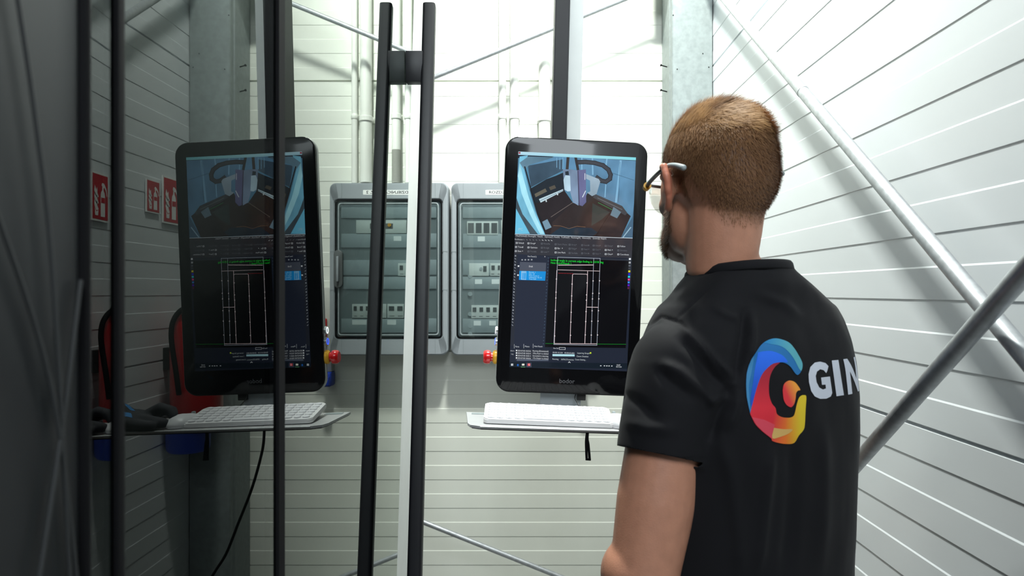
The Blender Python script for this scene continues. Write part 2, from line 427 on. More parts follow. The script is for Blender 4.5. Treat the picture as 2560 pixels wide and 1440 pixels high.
for ch in list(cab2.children):
    if ch.name.startswith('handle'):
        for g_ in list(ch.children): bpy.data.objects.remove(g_)
        bpy.data.objects.remove(ch)
tag(cab2, 'grey cabinet with smoked window, only its right edge showing past the door handle', 'electrical cabinet', 'grey electrical cabinets on the back wall')

# switch box, red panel and blue socket to the right of the cabinets (seen in the glass)
def rx(px, rho): return (2*(CX+MX*rho)-px-CX)/rho     # world x of something seen mirrored at px
sb = empty('switch_box', (rx(808, 700), WY, H-.09)); tag(sb, 'light grey switch box beside the cabinet, behind the monitor', 'switch box')
obox('housing', M['beige'], sb, -.022, .04, -.08, -.001, -.125, .105, bevel=.004)
obox('switch_plate', M['alu'], sb, .0, .024, -.084, -.079, .02, .09, bevel=.002)
obox('switch_lever', M['blackp'], sb, .004, .02, -.10, -.083, .035, .058, bevel=.002)
rp = empty('red_lock_bracket', (rx(817, 690), WY-.082, H-.148)); tag(rp, 'narrow red lockout bracket below the grey switch lever', 'bracket')
obox('plate', M['redp'], rp, -.009, .012, -.010, -.001, -.05, .05, bevel=.003)
bm = bmesh.new(); lathe(bm, [(.003, -.014), (.003, -.009)], (0, 0, .035), 12, 'Y'); link('screw', bm, M['alu'], rp)
bs = empty('blue_socket', (rx(817, 690), WY, H-.32)); tag(bs, 'blue industrial plug socket below the switch box', 'socket')
obox('socket_body', M['blue'], bs, -.016, .016, -.07, -.001, -.026, .026, bevel=.006)
obox('neck', M['beige'], bs, -.012, .012, -.04, -.001, .026, .095, bevel=.003)
obox('socket_lid', M['blue'], bs, -.014, .014, -.082, -.069, -.02, .012, bevel=.003)

# ------------------------------------------------------------------ machine with mirror-like glass
mc = empty('laser_machine', (MX-.3, 1.0, 0)); tag(mc, 'dark machine enclosure with tall glass doors along the left side', 'machine')
def mobj(name, bm, m, **k):
    for v in bm.verts: v.co -= Vector(mc.location)
    return link(name, bm, m, mc, **k)
ZT, ZB = 2.75, .12
def lean(z):     # depth of the glass edge, slanting towards the camera lower down
    zt, zb = H+.64, H-.57
    return 1.435+(1.652-1.435)*(z-zb)/(zt-zb)
def yofs(px): return -MX*F/(CX-px)
# glass panes: front face reflects, inner face clear
def pane(name, y0b, y0t, y1b, y1t, x0=MX, x1=None, label=None):
    x1 = x0 if x1 is None else x1
    bm = bmesh.new(); t = .006
    A = [(x0, y0b, ZB), (x1, y1b, ZB), (x1, y1t, ZT), (x0, y0t, ZT)]
    f = [bm.verts.new(p) for p in A]; b = [bm.verts.new((p[0]-t, p[1], p[2])) for p in A]
    ff = bm.faces.new(f); bf = bm.faces.new(b[::-1]); bf.material_index = 1
    for i in range(4):
        s = bm.faces.new((f[i], b[i], b[(i+1) % 4], f[(i+1) % 4])); s.material_index = 2
    o = mobj(name, bm, [M['glass'], M['glassback'], M['dark']])
    if label: o['label'] = label
    return o
yj = yofs(698)
pane('glass_door', yj+.011, yj+.011, lean(ZB), lean(ZT))
pane('glass_door', yofs(302), yofs(302), yj-.011, yj-.011)
bm = bmesh.new(); box(bm, MX-.012, MX+.003, yj-.009, yj+.009, ZB, ZT); mobj('seal', bm, M['rubber'])
# slanted pane and profiles close to the camera
bm = bmesh.new(); box(bm, MX-.02, MX+.001, yofs(292), yofs(309), ZB, ZT, .0005); mobj('door_profile', bm, M['rubber'], smooth=40)
yc0, yc1 = yofs(205), yofs(290)
pane('glass_strip', yc0, yc0, yc1, yc1, MX-.0000-(yc1-yc0)*.0, MX+(yc1-yc0)*-.047)
bm = bmesh.new(); box(bm, MX-.02, MX+.006, yofs(190), yofs(208), ZB, ZT, .003); mobj('door_profile', bm, M['rubber'], smooth=40)
bm = bmesh.new(); box(bm, MX-.03, MX+.002, -.9, yofs(190), ZB, ZT, .002); mobj('side_panel', bm, M['side'])
# added dark tubes imitating reflected lines across the side panel
for k, (p0, p1, p2, p3) in enumerate((((5, -60), (60, 300), (105, 700), (150, 1500)), ((-60, 480), (60, 820), (120, 1080), (170, 1500)), ((175, 700), (140, 980), (100, 1250), (60, 1500)))):
    pts = [Vector((MX+.006, yofs(px), H-(py-CY)/F*yofs(px))) for px, py in (p0, p1, p2, p3)]
    bm = bmesh.new(); tube(bm, curve_pts(pts), .0012, 8); mobj('cable', bm, M['dark'], smooth=50)
# white frame behind the glass edge, seen edge-on
bm = bmesh.new()
A = [(lean(ZB), ZB), (lean(ZB)*1.17, ZB), (lean(ZT)*1.172, ZT), (lean(ZT), ZT)]
V = [[bm.verts.new((x, y, z)) for y, z in A] for x in (MX, MX-.05)]
for i in range(4): bm.faces.new((V[0][i], V[0][(i+1) % 4], V[1][(i+1) % 4], V[1][i]))
bm.faces.new(V[0]); bm.faces.new(V[1][::-1]); mobj('white_frame', bm, M['white'])
# enclosure: roof, base, far side, inner end
XB = -1.5
bm = bmesh.new(); box(bm, XB, MX-.001, -.9, 1.50, ZT, ZT+.08); mobj('roof', bm, M['white'])
bm = bmesh.new(); box(bm, XB, MX-.001, -.9, 1.42, 0, ZB); mobj('base', bm, M['dark'])
bm = bmesh.new(); box(bm, XB-.03, XB, -.9, 1.7, 0, ZT); mobj('far_side', bm, M['dark'])
bm = bmesh.new()
yb_, yt_ = lean(0)*1.17, lean(ZT)*1.172
V = [[bm.verts.new((x, y+o_, z)) for y, z in ((yb_, .0), (yt_, ZT))] for x in (XB, MX-.052) for o_ in (-.03, 0)]
for a_, b_ in ((0, 1), (1, 3), (3, 2), (2, 0)): bm.faces.new((V[a_][0], V[a_][1], V[b_][1], V[b_][0]))
bm.faces.new([V[i][1] for i in (0, 1, 3, 2)]); bm.faces.new([V[i][0] for i in (0, 2, 3, 1)])
mobj('end_wall', bm, M['dark'])
bm = bmesh.new(); box(bm, XB, MX-.032, -.93, -.9, 0, ZT); mobj('near_wall', bm, M['dark'])

# door handle: a long bar on stand-offs
def handle_pt(px, py, xoff):
    """point xoff in front of the glass seen at px, py"""
    y = (MX+xoff)*F/(px-CX); return at(px, py, y)
hd = empty('door_handle', handle_pt(1068, 720, .047)); tag(hd, 'long black bar handle standing off the glass door', 'door handle')
xo = .047
top = handle_pt(1074, 14, xo); bot = handle_pt(1037, 1440, xo)
ax = (top-bot).normalized(); bot2 = bot-ax*.16
bm = bmesh.new()
mx_ = Matrix((Vector((1, 0, 0)), ax.cross(Vector((1, 0, 0))).normalized()*1, ax)).transposed()
Lh = (top-bot2).length
pr = rring(.027, .030, .007, 4)
sec = [(0, .8), (.001, 1), (Lh-.001, 1), (Lh, .8)]
rings = [[bm.verts.new(bot2-Vector(hd.location)+mx_@Vector((x*s, z*s, h))) for x, z in pr] for h, s in sec]
for A_, B_ in zip(rings, rings[1:]):
    for i in range(len(pr)): bm.faces.new((A_[i], A_[(i+1) % len(pr)], B_[(i+1) % len(pr)], B_[i]))
bm.faces.new(rings[0][::-1]); bm.faces.new(rings[-1])
link('bar', bm, M['black'], hd, smooth=40)
for zc in (H+(CY-188)/F*1.60, H-.64):
    t = (zc-bot.z)/(top.z-bot.z); c = bot+(top-bot)*t-Vector(hd.location)
    bm = bmesh.new(); box(bm, MX-hd.location.x+.0008, c.x-.010, c.y-.013, c.y+.013, c.z-.033, c.z+.033, .001)
    link('stand_off', bm, M['black'], hd, smooth=40)

# ------------------------------------------------------------------ operator console: post, monitor, tray
ROLL, YAW = .042, .045
c0 = at(1430, 667, 1.613)
cons = empty('operator_console', c0, (0, ROLL, YAW)); tag(cons, 'tall black touch monitor on a black post, with a narrow shelf below it', 'control console')
CM = Matrix.Translation(c0) @ Matrix.Rotation(YAW, 4, 'Z') @ Matrix.Rotation(ROLL, 4, 'Y'); CI = CM.inverted()
def cl(p): return CI @ Vector(p)
mw, mh = .3195, .570
bm = bmesh.new(); slab(bm, rring(mw+.002, mh+.002, .031), .006, .020, .003); mon = link('monitor_case', bm, M['alu'], cons, smooth=40)
bm = bmesh.new(); slab(bm, rring(mw-.05, mh-.05, .02), .019, .038, .006); link('rear_housing', bm, M['blackp'], mon, smooth=40)
bm = bmesh.new(); slab(bm, rring(mw, mh, .030), -.004, .007, .003); link('bezel', bm, M['bezel'], mon, smooth=40)
# --- the picture on the screen
SW, SH, SX, SZ = .2640, .4800, .001, .011
def s7(x, y): return inv(1220+x/3.893, 330+y/3.893)
def s8(x, y): return inv(1220+x/3.6, 600+y/3.6)
def inv(px, py):
    a, b, c, d = 294.5, -21.5, 17.0, 536.0; e, f = px-1294, py-379.3; D = a*d-b*c
    return ((e*d-b*f)/D, (a*f-c*e)/D)
SV, SF, SC = [], [], []
lay = [0]
def shade(c, u, v, on):
    if not on: return c
    k = 1+.30*noise.noise(Vector((u*5, v*9, lay[0]*.7)))+.16*noise.noise(Vector((u*19, v*30, lay[0])))
    return (c[0]*k, c[1]*k, c[2]*k, 1)
def poly(pts, col, cols=None):
    lay[0] += 1; n0 = len(SV); y = -.0046-.000006*lay[0]
    if len(pts) > 4:
        bm = bmesh.new(); vv = [bm.verts.new((p[0], p[1], 0)) for p in pts]; f = bm.faces.new(vv)
        bmesh.ops.triangulate(bm, faces=[f], ngon_method='BEAUTY')
        for _ in range(5):
            lg = [e_ for e_ in bm.edges if e_.calc_length() > .035]
            if not lg: break
            bmesh.ops.subdivide_edges(bm, edges=lg, cuts=1); bmesh.ops.triangulate(bm, faces=bm.faces[:])
        bm.verts.index_update()
        fs = [tuple(v.index for v in q.verts) for q in bm.faces]; ps = [v.co[:2] for v in bm.verts]; bm.free()
    else: fs, ps = [tuple(range(len(pts)))], pts
    for i, (u, v) in enumerate(ps):
        SV.append((SX+(min(max(u, 0), 1)-.5)*SW, y, SZ+(.5-min(max(v, 0), 1))*SH)); SC.append(shade(srgb(*(cols[i] if cols and len(pts) <= 4 else col)), u, v, len(pts) > 4))
    SF.extend(tuple(n0+i for i in f) for f in fs)
def P7(pts, col, cols=None): poly([s7(*p) for p in pts], col, cols)
def P8(pts, col, cols=None): poly([s8(*p) for p in pts], col, cols)
def line(pts, wd, col, s=None):
    s = s or s8
    for (x0, y0), (x1, y1) in zip(pts, pts[1:]):
        dx, dy = x1-x0, y1-y0; L_ = math.hypot(dx, dy) or 1; nx, ny = -dy/L_*wd/2, dx/L_*wd/2; ex, ey = dx/L_*wd*.3, dy/L_*wd*.3
        poly([s(x0+nx-ex, y0+ny-ey), s(x1+nx+ex, y1+ny+ey), s(x1-nx+ex, y1-ny+ey), s(x0-nx-ex, y0-ny-ey)], col)
def rect(x0, y0, x1, y1, col, s=None):
    s = s or s8; poly([s(x0, y0), s(x1, y0), s(x1, y1), s(x0, y1)], col)
def txt(t, x, y, size, col, s=None, width=None, align='LEFT', bold=0):
    s = s or s8; lay[0] += 1; yy = -.0046-.000006*lay[0]
    u0, v0 = s(x, y); k = size/(3.893 if s is s7 else 3.6)/1116
    wd = width/(3.893 if s is s7 else 3.6)/1116 if width else None
    vs2, fs2 = text_geo(t, k*1.25, align=align, width=wd, bold=bold)
    n0 = len(SV); ox, oz = SX+(u0-.5)*SW, SZ+(.5-v0)*SH
    for a_, b_ in vs2: SV.append((ox+a_, yy, oz+b_)); SC.append(srgb(*col))
    SF.extend(tuple(n0+i for i in f) for f in fs2)
poly([(0, 0), (1, 0), (1, 1), (0, 1)], (34, 40, 54))
poly([(0, .03), (1, .03), (1, .389), (0, .389)], (80, 120, 150), [(85, 135, 165), (95, 150, 185), (85, 135, 165), (70, 105, 130)])
P7([(640, 240), (1435, 290), (1415, 900), (1330, 740), (960, 590), (940, 380), (860, 370), (720, 370), (400, 540), (385, 330)], (92, 138, 172))
P7([(380, 330), (720, 270), (720, 380), (560, 460), (410, 540)], (62, 84, 102))
for x0, y0, x1, y1, wd in ((905, 250, 905, 370, 12), (1008, 258, 1012, 420, 14), (1150, 270, 1142, 330, 14), (1285, 290, 1240, 690, 20), (1140, 510, 1132, 640, 10), (720, 255, 718, 365, 6), (690, 255, 690, 365, 5), (660, 255, 660, 350, 5)):
    line([(x0, y0), (x1, y1)], wd, (128, 180, 214), s7)
line([(1195, 405), (1415, 480)], 4, (60, 95, 122), s7); line([(1280, 300), (1262, 690)], 3, (60, 90, 115), s7)
P7([(400, 560), (560, 470), (722, 400), (740, 580), (820, 695), (905, 725), (960, 600), (1030, 610), (1300, 730), (1350, 800), (1385, 830), (1290, 1038), (545, 1000), (470, 800)], (44, 39, 42))
P7([(820, 700), (1010, 690), (1110, 760), (1180, 830), (1040, 1020), (600, 1000), (620, 880)], (50, 42, 42))
P7([(700, 930), (1000, 940), (1060, 985), (1010, 1022), (600, 1000)], (36, 52, 66))
P7([(1010, 700), (1180, 790), (1100, 860), (1000, 920)], (52, 62, 62))
P7([(410, 550), (560, 462), (725, 405), (735, 560), (600, 640), (480, 690), (440, 690)], (34, 42, 50))
P7([(300, 240), (380, 230), (312, 310), (345, 372), (392, 560), (452, 770), (550, 1000), (420, 992), (330, 820), (272, 640)], (124, 196, 226))
P7([(300, 300), (330, 420), (390, 640), (470, 850), (540, 995), (500, 995), (400, 800), (320, 600), (283, 430)], (168, 228, 244))
P7([(270, 650), (330, 800), (480, 998), (405, 992), (268, 745)], (74, 92, 102))
P7([(266, 745), (400, 990), (258, 988)], (110, 196, 230))
P7([(300, 300), (385, 240), (640, 250), (400, 320), (345, 370)], (96, 130, 150))
line([(350, 340), (410, 560), (470, 760), (545, 960)], 12, (30, 34, 38), s7)
P7([(445, 605), (550, 552), (567, 582), (456, 637)], (104, 100, 88)); P7([(585, 540), (640, 520), (655, 550), (600, 570)], (88, 84, 74))
P7([(488, 655), (722, 560), (724, 578), (505, 690)], (188, 214, 224)); line([(500, 672), (722, 572)], 4, (70, 96, 120), s7)
line([(556, 660), (560, 680)], 12, (200, 215, 220), s7); line([(665, 600), (670, 615)], 12, (200, 215, 220), s7)
line([(605, 830), (820, 690)], 4, (128, 118, 112), s7)
line([(630, 915), (700, 918), (780, 945), (860, 922), (940, 932)], 4, (128, 96, 72), s7)
P7([(1290, 1035), (1400, 840), (1420, 700), (1405, 1040)], (70, 104, 130)); line([(1310, 1035), (1385, 940)], 10, (150, 185, 205), s7)
line([(1180, 800), (1045, 1015)], 5, (20, 20, 24), s7)
P7([(1030, 608), (1300, 730), (1352, 800), (1330, 822), (1190, 745), (1015, 645)], (72, 76, 84)); line([(1060, 650), (1300, 765)], 5, (110, 118, 124), s7)
line([(1065, 695), (1200, 765)], 4, (60, 150, 90), s7)
P7([(1215, 738), (1290, 790), (1250, 850), (1184, 818)], (104, 130, 146)); P7([(520, 876), (570, 850), (612, 930), (552, 956)], (118, 150, 170))
cx_ = [(872, 300), (940, 298), (1030, 308), (1110, 332), (1165, 375), (1186, 425), (1180, 465), (1140, 492), (1095, 482), (1050, 450)]
line(cx_, 44, (40, 44, 52), s7); line(cx_, 26, (62, 64, 72), s7)
line([(770, 255), (762, 360)], 28, (62, 58, 58), s7); line([(845, 255), (868, 375)], 26, (50, 48, 50), s7)
P7([(945, 415), (1070, 465), (1085, 490), (1012, 488), (1015, 600), (1050, 610), (1005, 632), (958, 598), (988, 585), (985, 480), (945, 460)], (152, 174, 190))
P7([(720, 370), (790, 368), (862, 380), (872, 722), (820, 690), (792, 590), (735, 572)], (126, 148, 176))
P7([(860, 378), (945, 370), (948, 690), (938, 650), (915, 660), (912, 728), (874, 716)], (98, 100, 140)); line([(868, 385), (880, 715)], 10, (72, 70, 96), s7)
P7([(745, 425), (790, 432), (797, 578), (765, 584), (735, 562), (726, 470)], (186, 216, 232)); P7([(742, 390), (775, 385), (780, 425), (745, 425)], (40, 50, 60))
line([(912, 640), (942, 580)], 7, (220, 235, 240), s7); line([(935, 410), (935, 470)], 6, (215, 225, 235), s7)
txt('IPC', 285, 945, 26, (170, 205, 220), s7)
P7([(288, 192), (1435, 258), (1435, 286), (285, 224)], (150, 222, 232), [(190, 225, 240), (130, 222, 232), (130, 215, 228), (170, 215, 235)]); rect(290, 197, 308, 214, (170, 60, 80), s7)
# toolbars
P7([(258, 996), (1405, 1048), (1395, 1240), (250, 1190)], (52, 53, 60))
line([(255, 992), (1402, 1046)], 5, (205, 215, 222), s7)
for x, s_ in ((263, 'File(F)'), (320, 'Edit(E)'), (382, 'Drawing(D)'), (472, 'View(V)'), (543, 'Optimize(T)'), (635, 'Nest(N)'), (703, 'ToolPath(P)'), (800, 'Machining(M)'), (908, 'Advanced(A)'), (1012, 'System(S)'), (1090, 'Help(H)')):
    txt(s_, x, 1008+(x-263)*.045, 17, (200, 205, 210), s7, width=len(s_)*7.6)
txt('Rectification', 254, 1042, 15, (190, 195, 200), s7, width=76)
for i, x in enumerate((343, 372, 403, 434, 465, 495, 525, 555, 584, 612)):
    line([(x-6, 1044+i*1.3), (x+6, 1050+i*1.3)], 5, (190, 195, 200) if i > 5 else (120, 124, 130), s7)
W_, G_ = (205, 210, 215), (98, 102, 110)
for x, y, s_, c_ in ((265, 1078, 'Select', W_), (258, 1117, 'Travel', W_), (256, 1157, 'Size', W_), (378, 1083, 'Group', W_), (378, 1123, 'Optimize', W_), (378, 1162, 'Premium', G_),
                     (508, 1088, 'Reverse', G_), (508, 1128, 'Bridge', G_), (508, 1168, 'Lead', G_), (642, 1096, 'Start Point', G_), (642, 1135, 'Bar', W_), (642, 1175, 'Line Mark', W_),
                     (778, 1102, 'Array', G_), (778, 1140, 'Ridge', G_), (778, 1183, 'Surface', G_), (900, 1108, 'Inside', G_), (900, 1147, 'Seal', G_), (900, 1187, 'Circle', G_),
                     (1012, 1113, 'Union', G_), (1012, 1153, 'Cool', G_), (1012, 1192, 'Scan', G_), (1130, 1118, 'Delay', G_), (1130, 1158, 'Mark', W_), (1130, 1198, 'Clear', W_), (1253, 1123, 'Follow', W_), (1253, 1163, 'Simulate', G_), (1253, 1202, 'Coordinate', W_)):
    rect(x, y-8, x+18, y+8, c_, s7); rect(x+4, y-4, x+14, y+4, (50, 52, 60), s7); txt(s_, x+26, y, 18, c_, s7, width=len(s_)*8.6)
    if len(s_) < 8 and x < 1200: rect(x+70, y-3, x+77, y+3, c_, s7)
# left panels
P8([(240, 122), (545, 152), (500, 972), (195, 945)], (38, 44, 60)); P8([(200, 120), (262, 124), (230, 945), (192, 945)], (42, 46, 56))
txt('Nest Result(1)', 350, 146, 16, (190, 195, 200), width=80); txt('x', 500, 149, 18, (200, 200, 200))
for x in (302, 330, 358, 387): rect(x-7, 171, x+7, 183, (150, 155, 162))
P8([(282, 195), (517, 206), (513, 284), (278, 273)], (78, 84, 98)); txt('Draft', 362, 237, 17, (225, 228, 232), width=34)
P8([(278, 275), (515, 284), (508, 367), (273, 356)], (14, 142, 222), [(14, 150, 226), (24, 140, 214), (24, 140, 214), (10, 146, 228)])
for x in (297, 306, 320, 336): line([(x, 280), (x-3, 352)], 3, (190, 225, 240))
for y in (280, 290, 352): line([(296, y), (337, y+2)], 3, (190, 225, 240))
for i, s_ in enumerate(('Result: 1', 'Qty: 1/0', 'Parts Count: 4', 'Utilization: 92.1%', 'Time: 0:04')): txt(s_, 362, 288+i*15.5, 13, (170, 225, 250), width=len(s_)*6.4)
rect(262, 226, 276, 239, (225, 228, 232)); rect(258, 307, 272, 320, (225, 228, 232))
for i in range(24):
    y = 140+i*27; x = 242-(y-140)*.042
    line([(x-5, y-4), (x+5, y+4)], 5, (150, 156, 164)) if i % 3 else rect(x-6, y-6, x+6, y+6, (150, 156, 164))
for i in range(28): rect(532-i*1.6, 160+i*28.5, 541-i*1.6, 166+i*28.5, (70, 90, 110))
# drawing area
P8([(550, 152), (1300, 188), (1290, 200), (548, 166)], (46, 52, 62))
P8([(548, 166), (1278, 200), (1236, 985), (508, 962)], (8, 8, 11))
P8([(1278, 195), (1306, 198), (1262, 985), (1236, 985)], (32, 38, 52))
K = (222, 202, 206); K2 = (170, 176, 190)
for q, wd, c_ in (([(620, 157), (1003, 173), (975, 955), (587, 941), (620, 157)], 4, K2), ([(626, 229), (940, 232)], 6, K), ([(622, 271), (1000, 288)], 4, K), ([(945, 172), (922, 938)], 4, K2),
                  ([(612, 275), (592, 930)], 4, K), ([(890, 288), (887, 420), (866, 935)], 5, K), ([(762, 310), (880, 314)], 4, K), ([(754, 318), (745, 560), (733, 925)], 5, K), ([(754, 318), (762, 310)], 4, K), ([(880, 314), (889, 324)], 4, K),
                  ([(733, 925), (740, 934)], 4, K), ([(590, 932), (975, 942)], 5, K), ([(880, 610), (986, 614)], 5, K)):
    line(q, wd, c_)
for x in range(628, 750, 15): rect(x, 300+(x-628)*.04, x+9, 304+(x-628)*.04, (190, 40, 50))
for (x0, y0), (x1, y1) in (((612, 275), (592, 930)), ((887, 320), (868, 920)), ((942, 300), (922, 925)), ((1000, 300), (978, 925)), ((752, 330), (735, 920))):
    for t in (.12, .3, .38, .55, .7, .9): rect(x0+(x1-x0)*t-5, y0+(y1-y0)*t-4, x0+(x1-x0)*t+5, y0+(y1-y0)*t+4, (235, 225, 228))
GR = (20, 225, 60)
txt('Inclined angle in current edge finding is: 0.018 deg', 557, 183, 21, GR, width=474, bold=.00002); txt('Nest Result:Result 1', 557, 207, 21, GR, width=182, bold=.00002)
line([(512, 930), (590, 933)], 3, (30, 150, 50)); line([(975, 944), (1238, 951)], 3, (30, 150, 50))
for y, c_ in ((183, (220, 225, 230)), (215, (170, 175, 180)), (243, (90, 96, 104)), (268, (60, 64, 70)), (294, (222, 214, 40)), (319, (30, 40, 225)), (343, (30, 205, 225)), (368, (225, 60, 150)), (393, (60, 140, 225)), (419, (90, 30, 190)), (444, (90, 30, 70))):
    x = 1272-(y-183)*.05; rect(x-9, y-9, x+9, y+9, c_)
# bottom
for x0, x1, s_ in ((232, 313, 'Parts'), (317, 397, 'Plates'), (401, 485, 'Nest Result')):
    line([(x0, 932), (x0, 968)], 3, (190, 195, 200)); txt(s_, x0+10, 953, 15, (205, 210, 215), width=len(s_)*6.6)
txt('Alarm', 198, 989, 13, (190, 195, 200), width=34); txt('Log', 204, 1018, 13, (190, 195, 200), width=20)
P8([(243, 978), (542, 990), (538, 1085), (240, 1074)], (52, 55, 64))
for i, (a_, b_) in enumerate((('2024-07-08 10:03:36', 'Running (Dimensional)'), ('2024-07-08 10:03:41', '<Dry Run> is clicked'), ('2024-07-08 10:05:11', 'Succeeded in returning'), ('2024-07-08 10:06:36', '<To Origin> is clicked'))):
    y = 988+i*22; rect(247, y-6, 259, y+6, (225, 230, 235)); txt(a_, 263, y+2, 15, (210, 215, 220), width=116); txt(b_, 397, y+6, 15, (210, 215, 220), width=140)
P8([(255, 1066), (540, 1074), (538, 1087), (254, 1080)], (88, 96, 112))
txt('New Dxf', 582, 974, 14, (200, 205, 210), width=46); line([(636, 968), (690, 970), (690, 988), (636, 986), (636, 968)], 3, (215, 220, 225))
txt('00:00:10.220   00:00:05.800', 576, 1012, 15, (190, 196, 204), width=196); P8([(575, 1026), (774, 1033), (774, 1051), (575, 1045)], (178, 222, 232))
txt('Layering Graph', 797, 1021, 15, (190, 200, 204), width=110); rect(911, 1016, 924, 1030, (190, 215, 60)); txt('Count: Disabled', 792, 1050, 15, (190, 200, 204), width=104)
txt('Running', 574, 1071, 15, (190, 200, 204), width=54); txt('36704.371mm/min', 652, 1076, 15, (190, 200, 204), width=114); txt('Count Setting...', 777, 1079, 15, (190, 200, 204), width=100)
P8([(190, 1090), (1250, 1122), (1246, 1172), (186, 1138)], (20, 30, 40))
rect(204, 1105, 213, 1113, (235, 240, 245)); rect(215, 1105, 223, 1113, (235, 240, 245)); rect(204, 1115, 213, 1123, (235, 240, 245)); rect(215, 1115, 223, 1123, (235, 240, 245))
txt('e', 256, 1115, 30, (40, 120, 225), bold=.0001); rect(301, 1107, 324, 1124, (225, 228, 215)); line([(293, 1136), (330, 1137)], 4, (110, 180, 120))
rect(340, 1100, 387, 1140, (60, 70, 84)); rect(352, 1106, 376, 1128, (226, 40, 56)); txt('G', 357, 1117, 19, (245, 245, 245)); line([(718, 1106), (727, 1098), (735, 1107)], 5, (220, 225, 228))
for i, x in enumerate((1010, 1043, 1065, 1085, 1110)): rect(x-6, 1136+i, x+6, 1144+i, (205, 210, 215))
txt('10:07', 1150, 1136, 14, (205, 210, 215), width=34); txt('08.07.2024', 1148, 1152, 14, (205, 210, 215), width=50)
me = bpy.data.meshes.new('screen'); me.from_pydata(SV, [], SF); ca = me.color_attributes.new('Col', 'FLOAT_COLOR', 'POINT')
ca.data.foreach_set('color', np.array(SC, dtype='f').ravel())
me.materials.append(vcol('screen_picture', rough=.08, emit=True)); scr = bpy.data.objects.new('screen', me); C.objects.link(scr); scr.parent = mon
bm0 = bmesh.new(); bm0.from_mesh(me); 
for f in bm0.faces:
    if f.normal.y > 0: f.normal_flip()
bm0.to_mesh(me); bm0.free()
# maker's lettering under the screen, as it stands on the bezel
lo = cl(at(1417, 953, 1.61))
text_obj('maker_mark', 'bodor', .0140, mat('grey_print', (.10, .10, .11), .5), mon, lambda x, y: (lo.x+x, -.0042, lo.z+y), width=.0345, bold=.0001)
# buttons on the left side of the case
def sidebtn(name, px, py, rho, prof, m, n=24):
    y = F/rho; p = cl(at(px, py, y)); bm = bmesh.new(); lathe(bm, prof, (-mw/2-.001, .015, p.z), n, 'X'); return link(name, bm, m, mon, smooth=40)
sidebtn('stop_button_collar', 1236, 893, 1115, [(.016, .004), (.016, -.004), (.012, -.008)], M['yellow'])
sidebtn('stop_button', 1224, 893, 1115, [(.010, -.006), (.010, -.012), (.0150, -.014), (.0158, -.019), (.0150, -.026), (.012, -.029)], M['red'])
for py, nm, c_ in ((826, 'white_lit_button', (.9, .95, 1)), (854, 'blue_lit_button', (.05, .12, 1))):
    p = cl(at(1240, py, F/1115))
    bm = bmesh.new(); lathe(bm, [(.0095, .002), (.0095, -.003), (.008, -.004)], (-mw/2-.001, .015, p.z), 24, 'X'); link('button', bm, M['alu'], mon, smooth=40)
    bm = bmesh.new(); lathe(bm, [(.0075, -.0035), (.0078, -.0048), (.0052, -.0048), (.0050, -.0035)], (-mw/2-.001, .015, p.z), 24, 'X')
    link(nm, bm, mat(nm, c_, emit=3), mon)
# card reader block with wire under the monitor
p = cl(at(1454, 993, 1.62)); obox('cable_box', M['blackp'], cons, p.x-.010, p.x+.010, .010, .030, p.z-.008, p.z+.008, bevel=.001)
otube('wire', M['blackp'], cons, curve_pts([cl(at(*q)) for q in ((1440, 984, 1.62), (1437, 995, 1.61), (1444, 1008, 1.60), (1451, 1020, 1.59), (1455, 1032, 1.585))], 6), .0012, 8)
otube('wire_plug', M['blackp'], cons, [cl(at(1448, 1015, 1.596)), cl(at(1453, 1023, 1.59))], [.0025, .0035], 10)
# post
fy, by = 1.692, 1.807
pz = [(1407, -420), (1396.5, 420)]
bm = bmesh.new(); vv = []
for px, py in ((1421, -560), (1395, 480)):
    c = at(px, py, fy); xs = (c.x-.0172, c.x+.0172)
    vv.append([bm.verts.new(cl((x, y, c.z))) for x, y in ((xs[0], fy), (xs[1], fy), (xs[1], by), (xs[0], by))])
for i in range(4): bm.faces.new((vv[0][i], vv[0][(i+1) % 4], vv[1][(i+1) % 4], vv[1][i]))
bm.faces.new(vv[0]); bm.faces.new(vv[1][::-1]); bmesh.ops.recalc_face_normals(bm, faces=bm.faces[:])
bmesh.ops.bevel(bm, geom=bm.edges[:], offset=.003, segments=2, affect='EDGES'); link('post', bm, M['black'], cons, smooth=40)
bm = bmesh.new(); vv = []
for px, py in ((1457, -560), (1430, 480)):
    c = at(px, py, 1.745); xs = (c.x-.0165, c.x+.0165)
    vv.append([bm.verts.new(cl((x, y, c.z))) for x, y in ((xs[0], 1.742), (xs[1], 1.742), (xs[1], 1.80), (xs[0], 1.80))])
for i in range(4): bm.faces.new((vv[0][i], vv[0][(i+1) % 4], vv[1][(i+1) % 4], vv[1][i]))
bm.faces.new(vv[0]); bm.faces.new(vv[1][::-1]); link('post_cover', bm, M['white'], cons)
obox('mounting_block', M['black'], cons, -.06, .06, .038, .085, .06, .18, bevel=.004)
